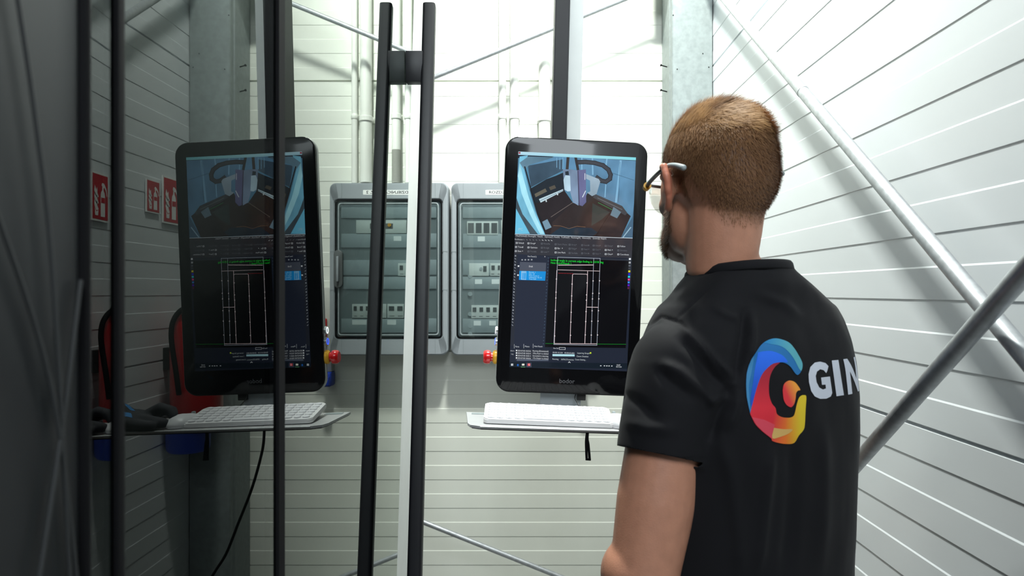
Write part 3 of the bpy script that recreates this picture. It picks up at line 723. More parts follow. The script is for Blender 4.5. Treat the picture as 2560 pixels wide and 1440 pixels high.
# shelf and its hanger
tyf, tyb = 1.420, 1.580
A = [cl(at(*q)) for q in ((1183, 1067, tyf), (1166, 1030, tyb))]
zt_ = (A[0].z+A[1].z)/2+.001; xl = A[1].x; xlf = A[0].x; xr = .25; yf_, yb_ = A[0].y, A[1].y
tray = empty('tray_dummy'); bpy.data.objects.remove(tray)
def tray_pts(i=0):
    return [(xl+i, yb_-i), (xlf-.012+i, yf_+.03+i), (xlf-.006+i, yf_+.010+i), (xlf+.012+i, yf_+i), (xr-.02-i, yf_+i), (xr-i, yf_+.02+i), (xr-i, yb_-i)]
bm = bmesh.new(); a_ = [bm.verts.new((x, y, zt_)) for x, y in tray_pts()]; b_ = [bm.verts.new((x, y, zt_-.005)) for x, y in tray_pts()]
bm.faces.new(a_); bm.faces.new(b_[::-1])
for i in range(7): bm.faces.new((a_[i], b_[i], b_[(i+1) % 7], a_[(i+1) % 7]))
shelf = link('shelf', bm, M['traym'], cons)
bm = bmesh.new(); a_ = [bm.verts.new((x, y, zt_-.005)) for x, y in tray_pts(.001)]; b_ = [bm.verts.new((x, y, zt_-.0075)) for x, y in tray_pts(.004)]
bm.faces.new(a_); bm.faces.new(b_[::-1])
for i in range(7): bm.faces.new((a_[i], b_[i], b_[(i+1) % 7], a_[(i+1) % 7]))
link('shelf_underlay', bm, M['rubber'], shelf)
bm = bmesh.new(); tube(bm, [(xlf+.014, yf_-.001, zt_-.001), (xr-.02, yf_-.001, zt_-.001)], .0022, 8); link('shelf_lip', bm, M['alu'], shelf, smooth=50)
obox('shelf_pad', M['cabin2'], shelf, xl+.012, xl+.05, yb_-.028, yb_-.010, zt_, zt_+.0008)
p0, p1 = cl(at(1350, 1030, 1.62)), cl(at(1453, 985, 1.63))
bm = bmesh.new(); box(bm, p0.x, p1.x, .020, .028, zt_-.004, -mh/2+.03); box(bm, p0.x, p1.x, yb_-.01, .028, zt_-.006, zt_-.0055+.004)
link('hanger_plate', bm, M['cab'], cons)
s0 = cl(at(1470, 1087, 1.43)); s1 = cl(at(1472, 1153, 1.43))
bm = bmesh.new(); 
for dx in (-.0015, .0022): tube(bm, curve_pts([(s0.x+dx*.3, s0.y+.01, zt_-.006), (s0.x+dx*.6-.001, s0.y+.008, zt_-.02), (s0.x+dx*1.2, s0.y+.008, (zt_+s1.z)/2), (s1.x+dx*1.6-.001, s1.y+.008, s1.z+.004)], 5), .0026, 8)
tube(bm, [(s1.x-.0055, s1.y+.008, s1.z+.002), (s1.x+.005, s1.y+.008, s1.z+.0015)], .0024, 8); link('strap', bm, M['rubber'], shelf, smooth=50)

# keyboard
kf, kb_ = 1.442, 1.545
q = [cl(at(1206, 1058, kf)), cl(at(1193, 1014, kb_))]
kw, kd = .265, .108; tilt = math.atan2(.017, kd)
zk = zt_+.0042
kb0 = CM @ Vector((q[0].x+kw/2+.002, yf_+.022, zk))
kbd = empty('keyboard', kb0); kbd.rotation_euler = (CM.to_3x3() @ Matrix.Rotation(tilt, 3, 'X') @ Matrix.Rotation(-.02, 3, 'Z')).to_euler()
tag(kbd, 'small white keyboard with rounded keys lying on the shelf below the monitor', 'keyboard')
def rr3(bm, x0, x1, y0, y1, r, z0, z1, bev, n=5, seg=2):
    pts = [(x+(x0+x1)/2, y+(y0+y1)/2) for x, y in rring(x1-x0, y1-y0, r, n)]
    a_ = [bm.verts.new((x, y, z1)) for x, y in pts]; b_ = [bm.verts.new((x, y, z0)) for x, y in pts]
    f = bm.faces.new(a_); bm.faces.new(b_[::-1]); N_ = len(pts)
    for i in range(N_): bm.faces.new((a_[i], b_[i], b_[(i+1) % N_], a_[(i+1) % N_]))
    bmesh.ops.bevel(bm, geom=list(f.edges), offset=bev, segments=seg, affect='EDGES')
bm = bmesh.new(); rr3(bm, -kw/2, kw/2, 0, kd, .010, -.003, .006, .002); link('keyboard_case', bm, M['kb'], kbd, smooth=40)
bm = bmesh.new(); box(bm, -kw/2+.012, kw/2-.012, kd-.022, kd-.004, -.017, -.002, .002); link('battery_foot', bm, M['kb'], kbd, smooth=40)
protos = {}
def key(x, y, w_):
    k = round(w_, 4)
    if k not in protos:
        bm = bmesh.new(); rr3(bm, -w_/2, w_/2, -.0065, .0065, .0062, 0, .0026, .0009, 5, 2); o = link('key', bm, M['key'], kbd, smooth=50); protos[k] = o
    else: o = protos[k].copy(); C.objects.link(o); o.parent = kbd
    o.location = (x, y, .006)
px_ = (kw-.012)/14
for r in range(6):
    y = kd-.013-r*.0164
    if r == 5:
        x = -kw/2+.006
        for w_ in (1, 1, 1, 1, 5, 1, 1, 1, 1, 1): key(x+w_*px_/2, y, w_*px_-.003); x += w_*px_
    else:
        off = (0, .0, .25, .5, .75)[r]*0
        for i in range(14):
            key(-kw/2+.006+(i+.5)*px_, y, px_-.003)

# mouse and gloves on the shelf
def blob(pieces, voxel=.003, smooth=6, name='b'):
    """union of ellipsoids (c, r, rot) and tapered limbs (p0, r0, p1, r1) as one smooth mesh"""
    bm = bmesh.new()
    for pc in pieces:
        if pc[0] == 'e':
            m = Matrix.Translation(pc[1]) @ (pc[3].to_4x4() if len(pc) > 3 else Matrix()) @ Matrix.Diagonal((*pc[2], 1))
            bmesh.ops.create_icosphere(bm, subdivisions=4, radius=1, matrix=m)
        else:
            pts, rs = pc[1], pc[2]
            P_ = [Vector(p) for p in pts]
            n = 24 if len(pc) < 4 else pc[3]
            tube(bm, P_, list(rs), n)
            for p, r in ((P_[0], rs[0]), (P_[-1], rs[-1])): bmesh.ops.create_icosphere(bm, subdivisions=3, radius=r, matrix=Matrix.Translation(p))
    bmesh.ops.recalc_face_normals(bm, faces=bm.faces[:])
    me = bpy.data.meshes.new(name); bm.to_mesh(me); bm.free()
    o = bpy.data.objects.new(name, me); C.objects.link(o)
    md = o.modifiers.new('r', 'REMESH'); md.mode = 'VOXEL'; md.voxel_size = voxel
    if smooth: s = o.modifiers.new('s', 'SMOOTH'); s.factor = .5; s.iterations = smooth
    dg = bpy.context.evaluated_depsgraph_get(); me2 = bpy.data.meshes.new_from_object(o.evaluated_get(dg)); me2.name = name
    bpy.data.objects.remove(o); bpy.data.meshes.remove(me)
    for p in me2.polygons: p.use_smooth = True
    return me2
def place_local(o, lx, ly, lz, rz=0):
    o.location = CM @ Vector((lx, ly, lz)); o.rotation_euler = (CM.to_3x3() @ Matrix.Rotation(rz, 3, 'Z')).to_euler()
p = cl(at(1534, 1052, 1.47))
ms = empty('computer_mouse'); place_local(ms, p.x+.012, p.y+.02, zt_, .15); tag(ms, 'white computer mouse at the end of the keyboard, half under the glove', 'mouse')
me = blob([('e', (0, 0, .006), (.028, .048, .018)), ('e', (0, -.01, .006), (.027, .036, .02))], .002, 4, 'mouse_body')
for v in me.vertices: v.co.z = max(v.co.z, .0005)
me.materials.append(M['key']); o = bpy.data.objects.new('mouse_shell', me); C.objects.link(o); o.parent = ms
obox('scroll_wheel', M['cabin'], ms, -.003, .003, .022, .032, .017, .025, bevel=.002)
gl = empty('work_glove'); place_local(gl, p.x+.122, p.y+.005, zt_, .0); tag(gl, 'dark work glove with light blue print lying on the shelf beside the mouse', 'glove')
me = blob([('e', (.01, 0, .020), (.062, .045, .020)), ('t', [(.05, -.01, .026), (.085, -.012, .030), (.11, -.01, .024)], [.022, .022, .024]),
           ('t', [(-.03, .022, .022), (-.062, .024, .034), (-.082, .018, .030), (-.088, .012, .022)], [.013, .012, .011, .009]),
           ('t', [(-.03, .004, .022), (-.066, .004, .040), (-.088, 0, .034), (-.094, -.004, .024)], [.013, .012, .011, .009]),
           ('t', [(-.03, -.016, .020), (-.06, -.020, .016), (-.085, -.022, .013)], [.013, .012, .010]),
           ('t', [(-.02, -.034, .016), (-.05, -.040, .012), (-.070, -.040, .011)], [.012, .011, .009]),
           ('t', [(.02, .035, .018), (-.01, .052, .014), (-.035, .056, .012)], [.013, .012, .010]),
           ('e', (.03, -.005, .034), (.04, .03, .022))], .0025, 5, 'glove_body')
for v in me.vertices: v.co.z = max(v.co.z, .0005)
me.materials.append(M['glove']); go = bpy.data.objects.new('glove_shell', me); C.objects.link(go); go.parent = gl
gbvh = BVHTree.FromPolygons([v.co for v in me.vertices], [tuple(p_.vertices) for p_ in me.polygons])
def patch(name, x0, x1, y0, y1, m, parent, sheared=0):
    bm = bmesh.new(); n = 8; G = []
    for i in range(n+1):
        for j in range(n+1):
            x = x0+(x1-x0)*i/n+sheared*j/n; y = y0+(y1-y0)*j/n; h = gbvh.ray_cast(Vector((x, y, .2)), Vector((0, 0, -1)))
            G.append(bm.verts.new((x, y, (h[0].z if h[0] else 0)+.0006)))
    for i in range(n):
        for j in range(n): bm.faces.new([G[a_*(n+1)+b_] for a_, b_ in ((i, j), (i+1, j), (i+1, j+1), (i, j+1))])
    return link(name, bm, m, parent, smooth=True)
patch('print', -.028, .006, -.034, -.022, M['glovel'], gl, .01); patch('print', .012, .034, -.030, -.016, M['glovel'], gl, .008); patch('print', -.02, .0, -.010, .0, M['glovel'], gl, .01)

# loose cable hanging behind the shelf
def mir(px, py, rho):        # point whose reflection in the glass is seen at px,py
    y = F/rho; X = 2*MX-(px-CX)/rho; return Vector((X, y, H-(py-CY)/rho))
cb = otube('hanging_cable', M['rubber'], None, curve_pts([mir(664, 1000, 745), mir(661, 1075, 745), mir(655, 1130, 745), mir(630, 1220, 745), mir(595, 1310, 745), mir(565, 1385, 745), mir(528, 1445, 745), mir(480, 1540, 745)], 8), .0046, 10)
tag(cb, 'loose black cable hanging down behind the shelf, curving towards the column', 'cable')

# ------------------------------------------------------------------ fire extinguisher and its signs on the side wall
ex = empty('fire_extinguisher', (.548, 2.325, 0)); tag(ex, 'red fire extinguisher hanging on the side wall beside the column', 'fire extinguisher')
zt0 = H-(768-CY)/777; zb0 = H-.44
bm = bmesh.new(); lathe(bm, [(.072, zb0), (.079, zb0+.012), (.080, zt0-.07), (.076, zt0-.045), (.062, zt0-.02), (.035, zt0-.004), (.024, zt0)], n=40); link('cylinder', bm, M['redp'], ex, smooth=40)
bm = bmesh.new(); lathe(bm, [(.018, zt0-.002), (.018, zt0+.02), (.022, zt0+.022), (.022, zt0+.034), (.012, zt0+.036)], n=20); link('valve', bm, M['brass'], ex, smooth=40)
bm = bmesh.new(); lathe(bm, [(.010, -.043), (.012, -.042), (.012, -.030), (.008, -.029)], (-.012, 0, zt0+.012), 20, 'Y'); link('gauge', bm, M['brass'], ex, smooth=40)
bm = bmesh.new(); tube(bm, [(0, -.01, zt0+.036), (0, -.055, zt0+.048), (.0, -.10, zt0+.045)], [.006, .006, .004], 8); tube(bm, [(0, -.01, zt0+.03), (.0, -.09, zt0+.018)], [.005, .004], 8); link('lever', bm, M['blackp'], ex, smooth=40)
bm = bmesh.new(); tube(bm, curve_pts([(0, -.02, zt0+.015), (.03, -.07, zt0-.02), (.035, -.098, zt0-.08), (.02, -.098, zt0-.2), (.015, -.09, zt0-.27)], 8), .008, 10); link('hose', bm, M['rubber'], ex, smooth=50)
bm = bmesh.new(); box(bm, .078, .1, -.02, .02, zt0-.2, zt0-.13); link('wall_bracket', bm, M['blackp'], ex)
bt = empty('blue_wall_bin', (.578, 2.33, H-.47)); tag(bt, 'round blue plastic holder below the extinguisher, with clear tubes standing in it', 'holder')
bm = bmesh.new(); lathe(bm, [(.060, -.045), (.066, -.036), (.068, .03), (.0695, .032), (.0695, .038), (.060, .038), (.058, -.02)], n=36); link('holder', bm, M['blue'], bt, smooth=40)

def sign(name, yc, w_, zc, h_, label):
    o = empty(name, (WX-.003, yc, zc)); tag(o, label, 'sign', 'red and white fire extinguisher signs')
    bm = bmesh.new(); box(bm, -.004, 0, -w_/2, w_/2, -h_/2, h_/2); link('plate', bm, M['lab'], o)
    bm = bmesh.new(); box(bm, -.0046, -.0042, -w_*.45, w_*.45, -h_*.46, h_*.46); link('red_field', bm, M['sred'], o)
    # pictogram, seen from the room: y grows to the left
    def shp(pts, nm, m=M['lab'], x=-.0050):
        bm = bmesh.new(); a_ = [bm.verts.new((x, (.5-u)*w_*.9*-1*-1, (.5-v)*h_*.92)) for u, v in pts]; f = bm.faces.new(a_)
        r = bmesh.ops.extrude_face_region(bm, geom=[f]); bmesh.ops.translate(bm, verts=[g for g in r['geom'] if isinstance(g, bmesh.types.BMVert)], vec=(.0003, 0, 0)); bmesh.ops.triangulate(bm, faces=bm.faces[:])
        return link(nm, bm, m, o)
    shp([(.20, .93), (.20, .45), (.24, .38), (.30, .34), (.30, .28), (.24, .27), (.13, .35), (.09, .46), (.06, .45), (.10, .30), (.22, .20), (.30, .17), (.38, .17), (.42, .22), (.38, .26), (.38, .34), (.45, .38), (.48, .46), (.48, .93)], 'extinguisher_picture')
    shp([(.22, .50), (.46, .50), (.46, .62), (.22, .62)], 'extinguisher_band', M['sred'], -.0054)
    for dz in (0, .14, .28, .42): shp([(.62, .50+dz), (.70, .42+dz), (.72, .30+dz), (.78, .36+dz), (.86, .26+dz), (.90, .38+dz), (.84, .48+dz), (.74, .53+dz)] if dz < .3 else [(.66, .92), (.64, .80), (.76, .84), (.86, .76), (.84, .92)], 'flame_picture')
    return o
sign('extinguisher_sign', 2.346, .108, H+(CY-502)/768, .152, 'larger red extinguisher sign on the side wall, next to the column')
sign('extinguisher_sign', 2.232, .080, H+(CY-491)/808, .102, 'smaller red extinguisher sign on the side wall, left of the larger one in the glass')

# ------------------------------------------------------------------ person
YW = math.radians(34)
Fd = Vector((-math.sin(YW), math.cos(YW), 0)); Ld = Vector((-math.cos(YW), -math.sin(YW), 0)); Ud = Vector((0, 0, 1))
C0 = Vector((.338, 1.095, 0))
def B(l, f, z): return C0+Ld*l+Fd*f+Ud*(H+z)
HY = math.radians(18)
Hf = Vector((-math.sin(HY), math.cos(HY), 0)); Hl = Vector((-math.cos(HY), -math.sin(HY), 0)); Hu = Vector((0, 0, 1))
tl = math.radians(-3)
Hf, Hu = Hf*math.cos(tl)+Hu*math.sin(tl), Hu*math.cos(tl)-Hf*math.sin(tl)
HO = at(1785, 468, 1.085)
HR = Matrix((Hf, Hl, Hu)).transposed()                      # local (forward, left, up)
def Hd(f, l, u): return HO+Hf*f+Hl*l+Hu*u
def E(c, r, rot=None): return ('e', c, r, HR if rot is None else rot)
BR = Matrix((Fd, Ld, Ud)).transposed()
def EB(c, r): return ('e', c, r, BR)

P = []
# head
P += [E(Hd(-.012, 0, .032), (.100, .0755, .092)), E(Hd(-.030, 0, .012), (.082, .072, .082)), E(Hd(.030, 0, .000), (.068, .064, .080)),
      E(Hd(.040, 0, -.050), (.052, .054, .062)), E(Hd(.066, 0, -.088), (.030, .028, .026)), E(Hd(.048, .030, -.074), (.040, .028, .036)), E(Hd(.048, -.030, -.074), (.040, .028, .036)),
      E(Hd(.018, .044, -.050), (.036, .024, .048)), E(Hd(.018, -.044, -.050), (.036, .024, .048)), E(Hd(.030, 0, -.070), (.060, .048, .036)),
      E(Hd(.078, 0, .030), (.016, .050, .014)), E(Hd(.056, .036, -.020), (.026, .024, .022)), E(Hd(.056, -.036, -.020), (.026, .024, .022)),
      ('t', [Hd(.092, 0, .015), Hd(.106, 0, -.012), Hd(.112, 0, -.028)], [.007, .009, .011]), E(Hd(.098, .010, -.032), (.010, .007, .007)), E(Hd(.098, -.010, -.032), (.010, .007, .007)),
      E(Hd(.090, 0, -.055), (.013, .024, .005)), E(Hd(.088, 0, -.064), (.013, .021, .006)),
      E(Hd(.079, .031, .006), (.012, .014, .009)), E(Hd(.079, -.031, .006), (.012, .014, .009))]
# ears
for s in (1, -1):
    def e(f, l, u): return Hd(f, s*l, u)
    P += [('t', [e(.010, .072, -.006), e(.010, .079, .014), e(.000, .086, .027), e(-.014, .091, .024), e(-.021, .092, .008), e(-.017, .088, -.010), e(-.008, .082, -.024), e(.002, .077, -.034)], [.005, .0055, .006, .0063, .0063, .006, .0058, .0066]),
          ('t', [e(-.004, .072, .018), e(-.012, .084, .008), e(-.006, .076, -.016)], [.006, .0045, .006]), E(e(-.002, .077, .0), (.013, .006, .026))]
# neck
P += [('t', [Hd(-.030, .0, -.02), Hd(-.026, .003, -.07), Hd(-.020, .004, -.115), B(0.032, -.006, .0)], [.058, .0545, .053, .054]),
      ('t', [Hd(-.004, .0, -.05), Hd(-.010, 0, -.10), B(0.020, .025, .0)], [.054, .050, .048]),
      ('t', [B(.03, -.005, .005), B(.075, -.005, -.035), B(.13, -.0, -.08)], [.040, .038, .036]), ('t', [B(-.01, -.005, .005), B(-.075, -.005, -.035), B(-.13, -.0, -.08)], [.040, .038, .036])]
# trunk (inside the shirt)
P += [EB(B(0, .005, -.14), (.115, .170, .13)), EB(B(0, .005, -.32), (.108, .160, .18)), EB(B(0, .005, -.52), (.105, .155, .16)), EB(B(0, 0, -.66), (.112, .168, .12))]
# arms
S1 = B(.152, -.002, -.105)
EL = at(1600, 1500, .950); WR = Vector((.185, 1.085, H-.605))
P += [('t', [S1, S1.lerp(EL, .35), S1.lerp(EL, .6), S1.lerp(EL, .85), EL], [.052, .053, .053, .047, .045]),
      ('t', [EL, EL.lerp(WR, .25), EL.lerp(WR, .6), WR], [.046, .045, .036, .027]),
      E(EL+Vector((-.004, .012, .03)), (.047, .047, .05))]
S2 = B(-.150, .01, -.095); EL2 = B(-.175, .02, -.385); WR2 = B(-.15, .15, -.60)
P += [('t', [S2, S2.lerp(EL2, .5), EL2], [.056, .050, .040]), ('t', [EL2, EL2.lerp(WR2, .3), WR2], [.041, .042, .026])]
def hand(W_, d, side, up):
    d = d.normalized(); n = up.normalized(); n = (n-d*n.dot(d)).normalized(); s = d.cross(n)*side
    R = Matrix((d, s, n)).transposed(); out = [('e', W_+d*.055, (.048, .038, .014), R), ('t', [W_, W_+d*.03], [.025, .022])]
    for i, (off, ln) in enumerate(((.028, .070), (.010, .078), (-.009, .072), (-.026, .058))):
        b = W_+d*.092+s*off; out.append(('t', [b-d*.03, b, b+d*ln*.45-n*.010, b+d*ln*.72-n*.028, b+d*ln*.82-n*.046], [.010, .0095, .009, .0085, .0075], 12))
    b = W_+d*.03+s*.028; out.append(('t', [b, b+d*.022+s*.022-n*.006, b+d*.046+s*.030-n*.016, b+d*.066+s*.028-n*.024], [.013, .011, .010, .0085], 12))
    return out
P += hand(WR, WR-EL+Vector((.02, 0, -.05)), 1, Ld) + hand(WR2, WR2-EL2+Ld*.02, -1, -Ld)
# legs
for s in (1, -1):
    P += [('t', [B(s*.085, 0, -.68), B(s*.095, .01, -1.06), B(s*.10, .0, -1.46)], [.088, .056, .038]), ('t', [B(s*.10, -.03, -1.50), B(s*.105, .06, -1.515), B(s*.11, .13, -1.525)], [.034, .034, .022])]
me = blob(P, .0036, 5, 'body'); me.materials.append(M['skin'])
# skin tones: redder ears, darker stubble on jaw
person = bpy.data.objects.new('person', me); C.objects.link(person)
tag(person, 'man in black T-shirt and safety glasses standing with his back turned, looking at the monitor', 'person')
hbvh = BVHTree.FromPolygons([v.co for v in me.vertices], [tuple(p.vertices) for p in me.polygons])

def mixc(a, b, t): t = min(max(t, 0), 1); return tuple(a[i]*(1-t)+b[i]*t for i in range(4))
def body_col(p):
    f, l, u = loc(p); base = np.array(SK[:3])
    if abs(f) > .15 or abs(l) > .12 or u < -.14 or u > .16: return SK
    h = hairline(f, l, u)
    if abs(l) > .080 and -.03 < f < .02 and u < .036: return mixc(SK, srgb(214, 120, 96), .5)
    t = min(max(h/.035+.1, 0), 1); c_ = mixc(SK, srgb(112, 80, 56), t*.9)
    if f > .005 and u < -.012-.3*max(f-.02, 0) and u > -.125: c_ = mixc(c_, srgb(78, 54, 42), .75*min(1, (f-.005)/.02))
    return c_
SK = (.50, .235, .150, 1)
def loc(p): q = p-HO; return q.dot(Hf), q.dot(Hl), q.dot(Hu)
def hairline(f, l, u):
    """height above the clipped hair's lower edge"""
    a = abs(l)
    if f > .0:
        edge = .010+max(0, f-.02)*1.1 if f < .055 else .055+(f-.055)*1.2
    elif f > -.035: edge = .010+f*1.6
    else: edge = -.062-max(0, (-f-.035))*.25+max(0, a-.030)*1.1
    return u-edge
ca = me.color_attributes.new('Col', 'FLOAT_COLOR', 'POINT'); ca.data.foreach_set('color', np.array([body_col(v.co) for v in me.vertices], dtype='f').ravel())
nt = M['skin'].node_tree; at_ = nt.nodes.new('ShaderNodeAttribute'); at_.attribute_name = 'Col'
nt.links.new(at_.outputs['Color'], [n_ for n_ in nt.nodes if n_.type == 'VECT_MATH'][0].inputs[0])
# --- T-shirt: rings around the trunk plus sleeves, merged
def ringpts(l0, f0, z, wl, df, ex=2.25, n=64):
    out = []
    for k in range(n):
        a = 2*PI*k/n; c, s = math.cos(a), math.sin(a)
        out.append(B(l0+wl*math.copysign(abs(c)**(2/ex), c), f0+df*math.copysign(abs(s)**(2/ex), s), z))
    return out
secs = [(.038, -.016, .085, .062, .065), (.038, -.016, .050, .064, .068), (.033, -.014, .030, .075, .077), (.021, -.009, .010, .106, .090), (.008, -.003, -.010, .138, .097), (0, 0, -.022, .164, .102), (0, 0, -.045, .180, .111), (0, 0, -.075, .192, .122), (0, 0, -.11, .199, .130), (0, 0, -.16, .203, .135),
        (0, .002, -.22, .203, .136), (0, .004, -.30, .200, .135), (0, .006, -.40, .198, .134), (0, .006, -.50, .199, .135), (0, .004, -.60, .204, .138), (0, .002, -.70, .208, .142)]
bm = bmesh.new(); R_ = [[bm.verts.new(p) for p in ringpts(*(s[0], s[1], s[2], s[3]*.965, s[4]*.965))] for s in secs]
for a_, b_ in zip(R_, R_[1:]):
    for i in range(64): bm.faces.new((a_[i], a_[(i+1) % 64], b_[(i+1) % 64], b_[i]))
bm.faces.new(R_[0][::-1]); bm.faces.new(R_[-1])
def sleeve(S_, E_, hem, s):
    ax = (E_-S_).normalized(); top = S_-ax*.0
    tube(bm, [top-ax*.030+Ld*(-.05*s), top-ax*.022+Ld*(-.02*s), top+ax*.02, top+ax*.06, top+ax*.10, hem], [.045, .060, .0685, .0665, .064, .0625], 48)
    bmesh.ops.create_icosphere(bm, subdivisions=4, radius=.066, matrix=Matrix.Translation(top+ax*.0))
    return ax
t_ = (H-(1158-CY)/F*.97-S1.z)/(EL.z-S1.z); hem1 = S1.lerp(EL, t_)
t2 = .46; hem2 = S2.lerp(EL2, t2)
ax1 = sleeve(S1, EL, hem1, 1); ax2 = sleeve(S2, EL2, hem2, -1)
bmesh.ops.recalc_face_normals(bm, faces=bm.faces[:])
sm = bpy.data.meshes.new('t_shirt'); bm.to_mesh(sm); bm.free(); o = bpy.data.objects.new('tmp', sm); C.objects.link(o)
md = o.modifiers.new('r', 'REMESH'); md.mode = 'VOXEL'; md.voxel_size = .003
s = o.modifiers.new('s', 'SMOOTH'); s.factor = .5; s.iterations = 20
dg = bpy.context.evaluated_depsgraph_get(); sm2 = bpy.data.meshes.new_from_object(o.evaluated_get(dg)); bpy.data.objects.remove(o)
n = len(sm2.vertices); co_ = np.zeros(n*3); sm2.vertices.foreach_get('co', co_); co_ = co_.reshape(-1, 3)
no_ = np.zeros(n*3); sm2.vertices.foreach_get('normal', no_); no_ = no_.reshape(-1, 3)
px = CX+F*co_[:, 0]/co_[:, 1]; py = CY-F*(co_[:, 2]-H)/co_[:, 1]
facing = (-(no_*(co_-np.array([0, 0, H]))).sum(1) > -.02)
disp = np.zeros(n)
def fold(pts, wd, amp):
    global disp
    D_ = np.full(n, 1e9); K_ = np.zeros(n)
    for i in range(len(pts)-1):
        a = np.array(pts[i], float); b = np.array(pts[i+1], float); ab = b-a; L2 = (ab**2).sum()
        t = np.clip(((px-a[0])*ab[0]+(py-a[1])*ab[1])/L2, 0, 1)
        d = np.hypot(px-(a[0]+ab[0]*t), py-(a[1]+ab[1]*t))
        m_ = d < D_; D_ = np.where(m_, d, D_); K_ = np.where(m_, i+t, K_)
    e = np.clip(np.minimum(K_, len(pts)-1-K_)*1.6+.1, 0, 1)
    disp = disp+1.25*amp*np.exp(-(D_/wd)**2)*e*facing
# folds of the cloth around the shoulder and down the back
fold([(1700, 812), (1740, 850), (1790, 905), (1836, 950)], 11, .0055); fold([(1690, 835), (1730, 880), (1780, 940), (1820, 975)], 12, -.005)
fold([(1862, 765), (1858, 830), (1845, 900), (1838, 960)], 12, -.006); fold([(1880, 770), (1880, 850), (1868, 920)], 12, .005)
fold([(1650, 905), (1700, 930), (1750, 975), (1790, 1010)], 13, .005); fold([(1640, 925), (1680, 960), (1740, 1005)], 12, -.004)
fold([(1830, 960), (1810, 1000), (1790, 1050), (1775, 1110)], 14, -.007); fold([(1850, 975), (1838, 1030), (1815, 1080)], 12, .004)
fold([(1760, 1010), (1800, 1000), (1830, 985)], 12, .004); fold([(1545, 980), (1600, 1010), (1650, 1050)], 14, -.003); fold([(1560, 1050), (1620, 1070), (1700, 1075)], 16, .003)
fold([(1930, 1110), (1920, 1200), (1905, 1330), (1890, 1440)], 16, .005); fold([(1985, 1090), (1985, 1200), (1975, 1330), (1960, 1440)], 18, -.004); fold([(2060, 1050), (2060, 1200), (2050, 1440)], 20, .004)
fold([(1800, 1080), (1830, 1200), (1850, 1350), (1850, 1440)], 20, .004); fold([(1780, 770), (1820, 790), (1850, 800)], 10, .003); fold([(1880, 730), (1960, 760), (2010, 800)], 14, .003)
fold([(1690, 800), (1720, 770), (1790, 705)], 4, -.0018); fold([(1545, 1118), (1620, 1140), (1700, 1150), (1765, 1150)], 4, -.002)
fold([(1600, 820), (1650, 790), (1700, 806), (1760, 870), (1830, 960)], 4.5, -.0024)
fold([(1745, 690), (1800, 672), (1870, 668), (1950, 676)], 4, -.0022)
for i in range(n):
    p = co_[i]; q = Vector((p[0]*9, p[1]*9, p[2]*4.5))
    disp[i] += .0042*noise.noise(q)+.0022*noise.noise(q*2.7)
ax_ = [(np.array(hem1), np.array(ax1)), (np.array(hem2), np.array(ax2))]
co2 = co_+no_*disp[:, None]
sm2.vertices.foreach_set('co', co2.ravel()); sm2.update()
zcut = lambda f: H+.035-.12*f
bm = bmesh.new(); bm.from_mesh(sm2)
def cut(co, no, inside, cap=False):
    fs = [f for f in bm.faces if inside(f.calc_center_median())]
    gm = list({v for f in fs for v in f.verts})+list({e_ for f in fs for e_ in f.edges})+fs
    bmesh.ops.bisect_plane(bm, geom=gm, plane_co=co, plane_no=no, dist=1e-6)
    kill = [f for f in bm.faces if inside(f.calc_center_median()) and (f.calc_center_median()-co).dot(no) > 1e-5]
    bmesh.ops.delete(bm, geom=kill, context='FACES')
cut(C0+Ud*(H+.035), (Ud+Fd*.12).normalized(), lambda c: c.z > H-.01 and (c-C0).xy.length < .15)
cut(B(0, 0, -.69), -Ud, lambda c: c.z < H-.6)
for hh, aa in ((hem1, ax1), (hem2, ax2)):
    cut(hh-aa*.008, aa, lambda c: -.05 < (c-hh).dot(aa) < .04 and ((c-hh)-aa*(c-hh).dot(aa)).length < .085 and (abs((c-C0).dot(Ld))/.195)**2.25+(abs((c-C0).dot(Fd))/.132)**2.25 > 1.04)
bm.faces.ensure_lookup_table(); seen = set(); comps = []
for f0 in bm.faces:
    if f0 in seen: continue
    st = [f0]; seen.add(f0); comp = []
    while st:
        f = st.pop(); comp.append(f)
        for e_ in f.edges:
            for g in e_.link_faces:
                if g not in seen: seen.add(g); st.append(g)
    comps.append(comp)
big = max(len(c_) for c_ in comps)
for c_ in comps:
    if len(c_) < big: bmesh.ops.delete(bm, geom=c_, context='FACES')
bm.to_mesh(sm2); bm.free()
for p in sm2.polygons: p.use_smooth = True
sm2.materials.clear(); sm2.materials.append(M['shirt']); sm2.name = 't_shirt'
shirt = bpy.data.objects.new('t_shirt', sm2); C.objects.link(shirt); shirt.parent = person
sd = shirt.modifiers.new('thick', 'SOLIDIFY'); sd.thickness = .0018; sd.offset = -1
tb = BVHTree.FromPolygons([v.co for v in sm2.vertices], [tuple(p.vertices) for p in sm2.polygons])
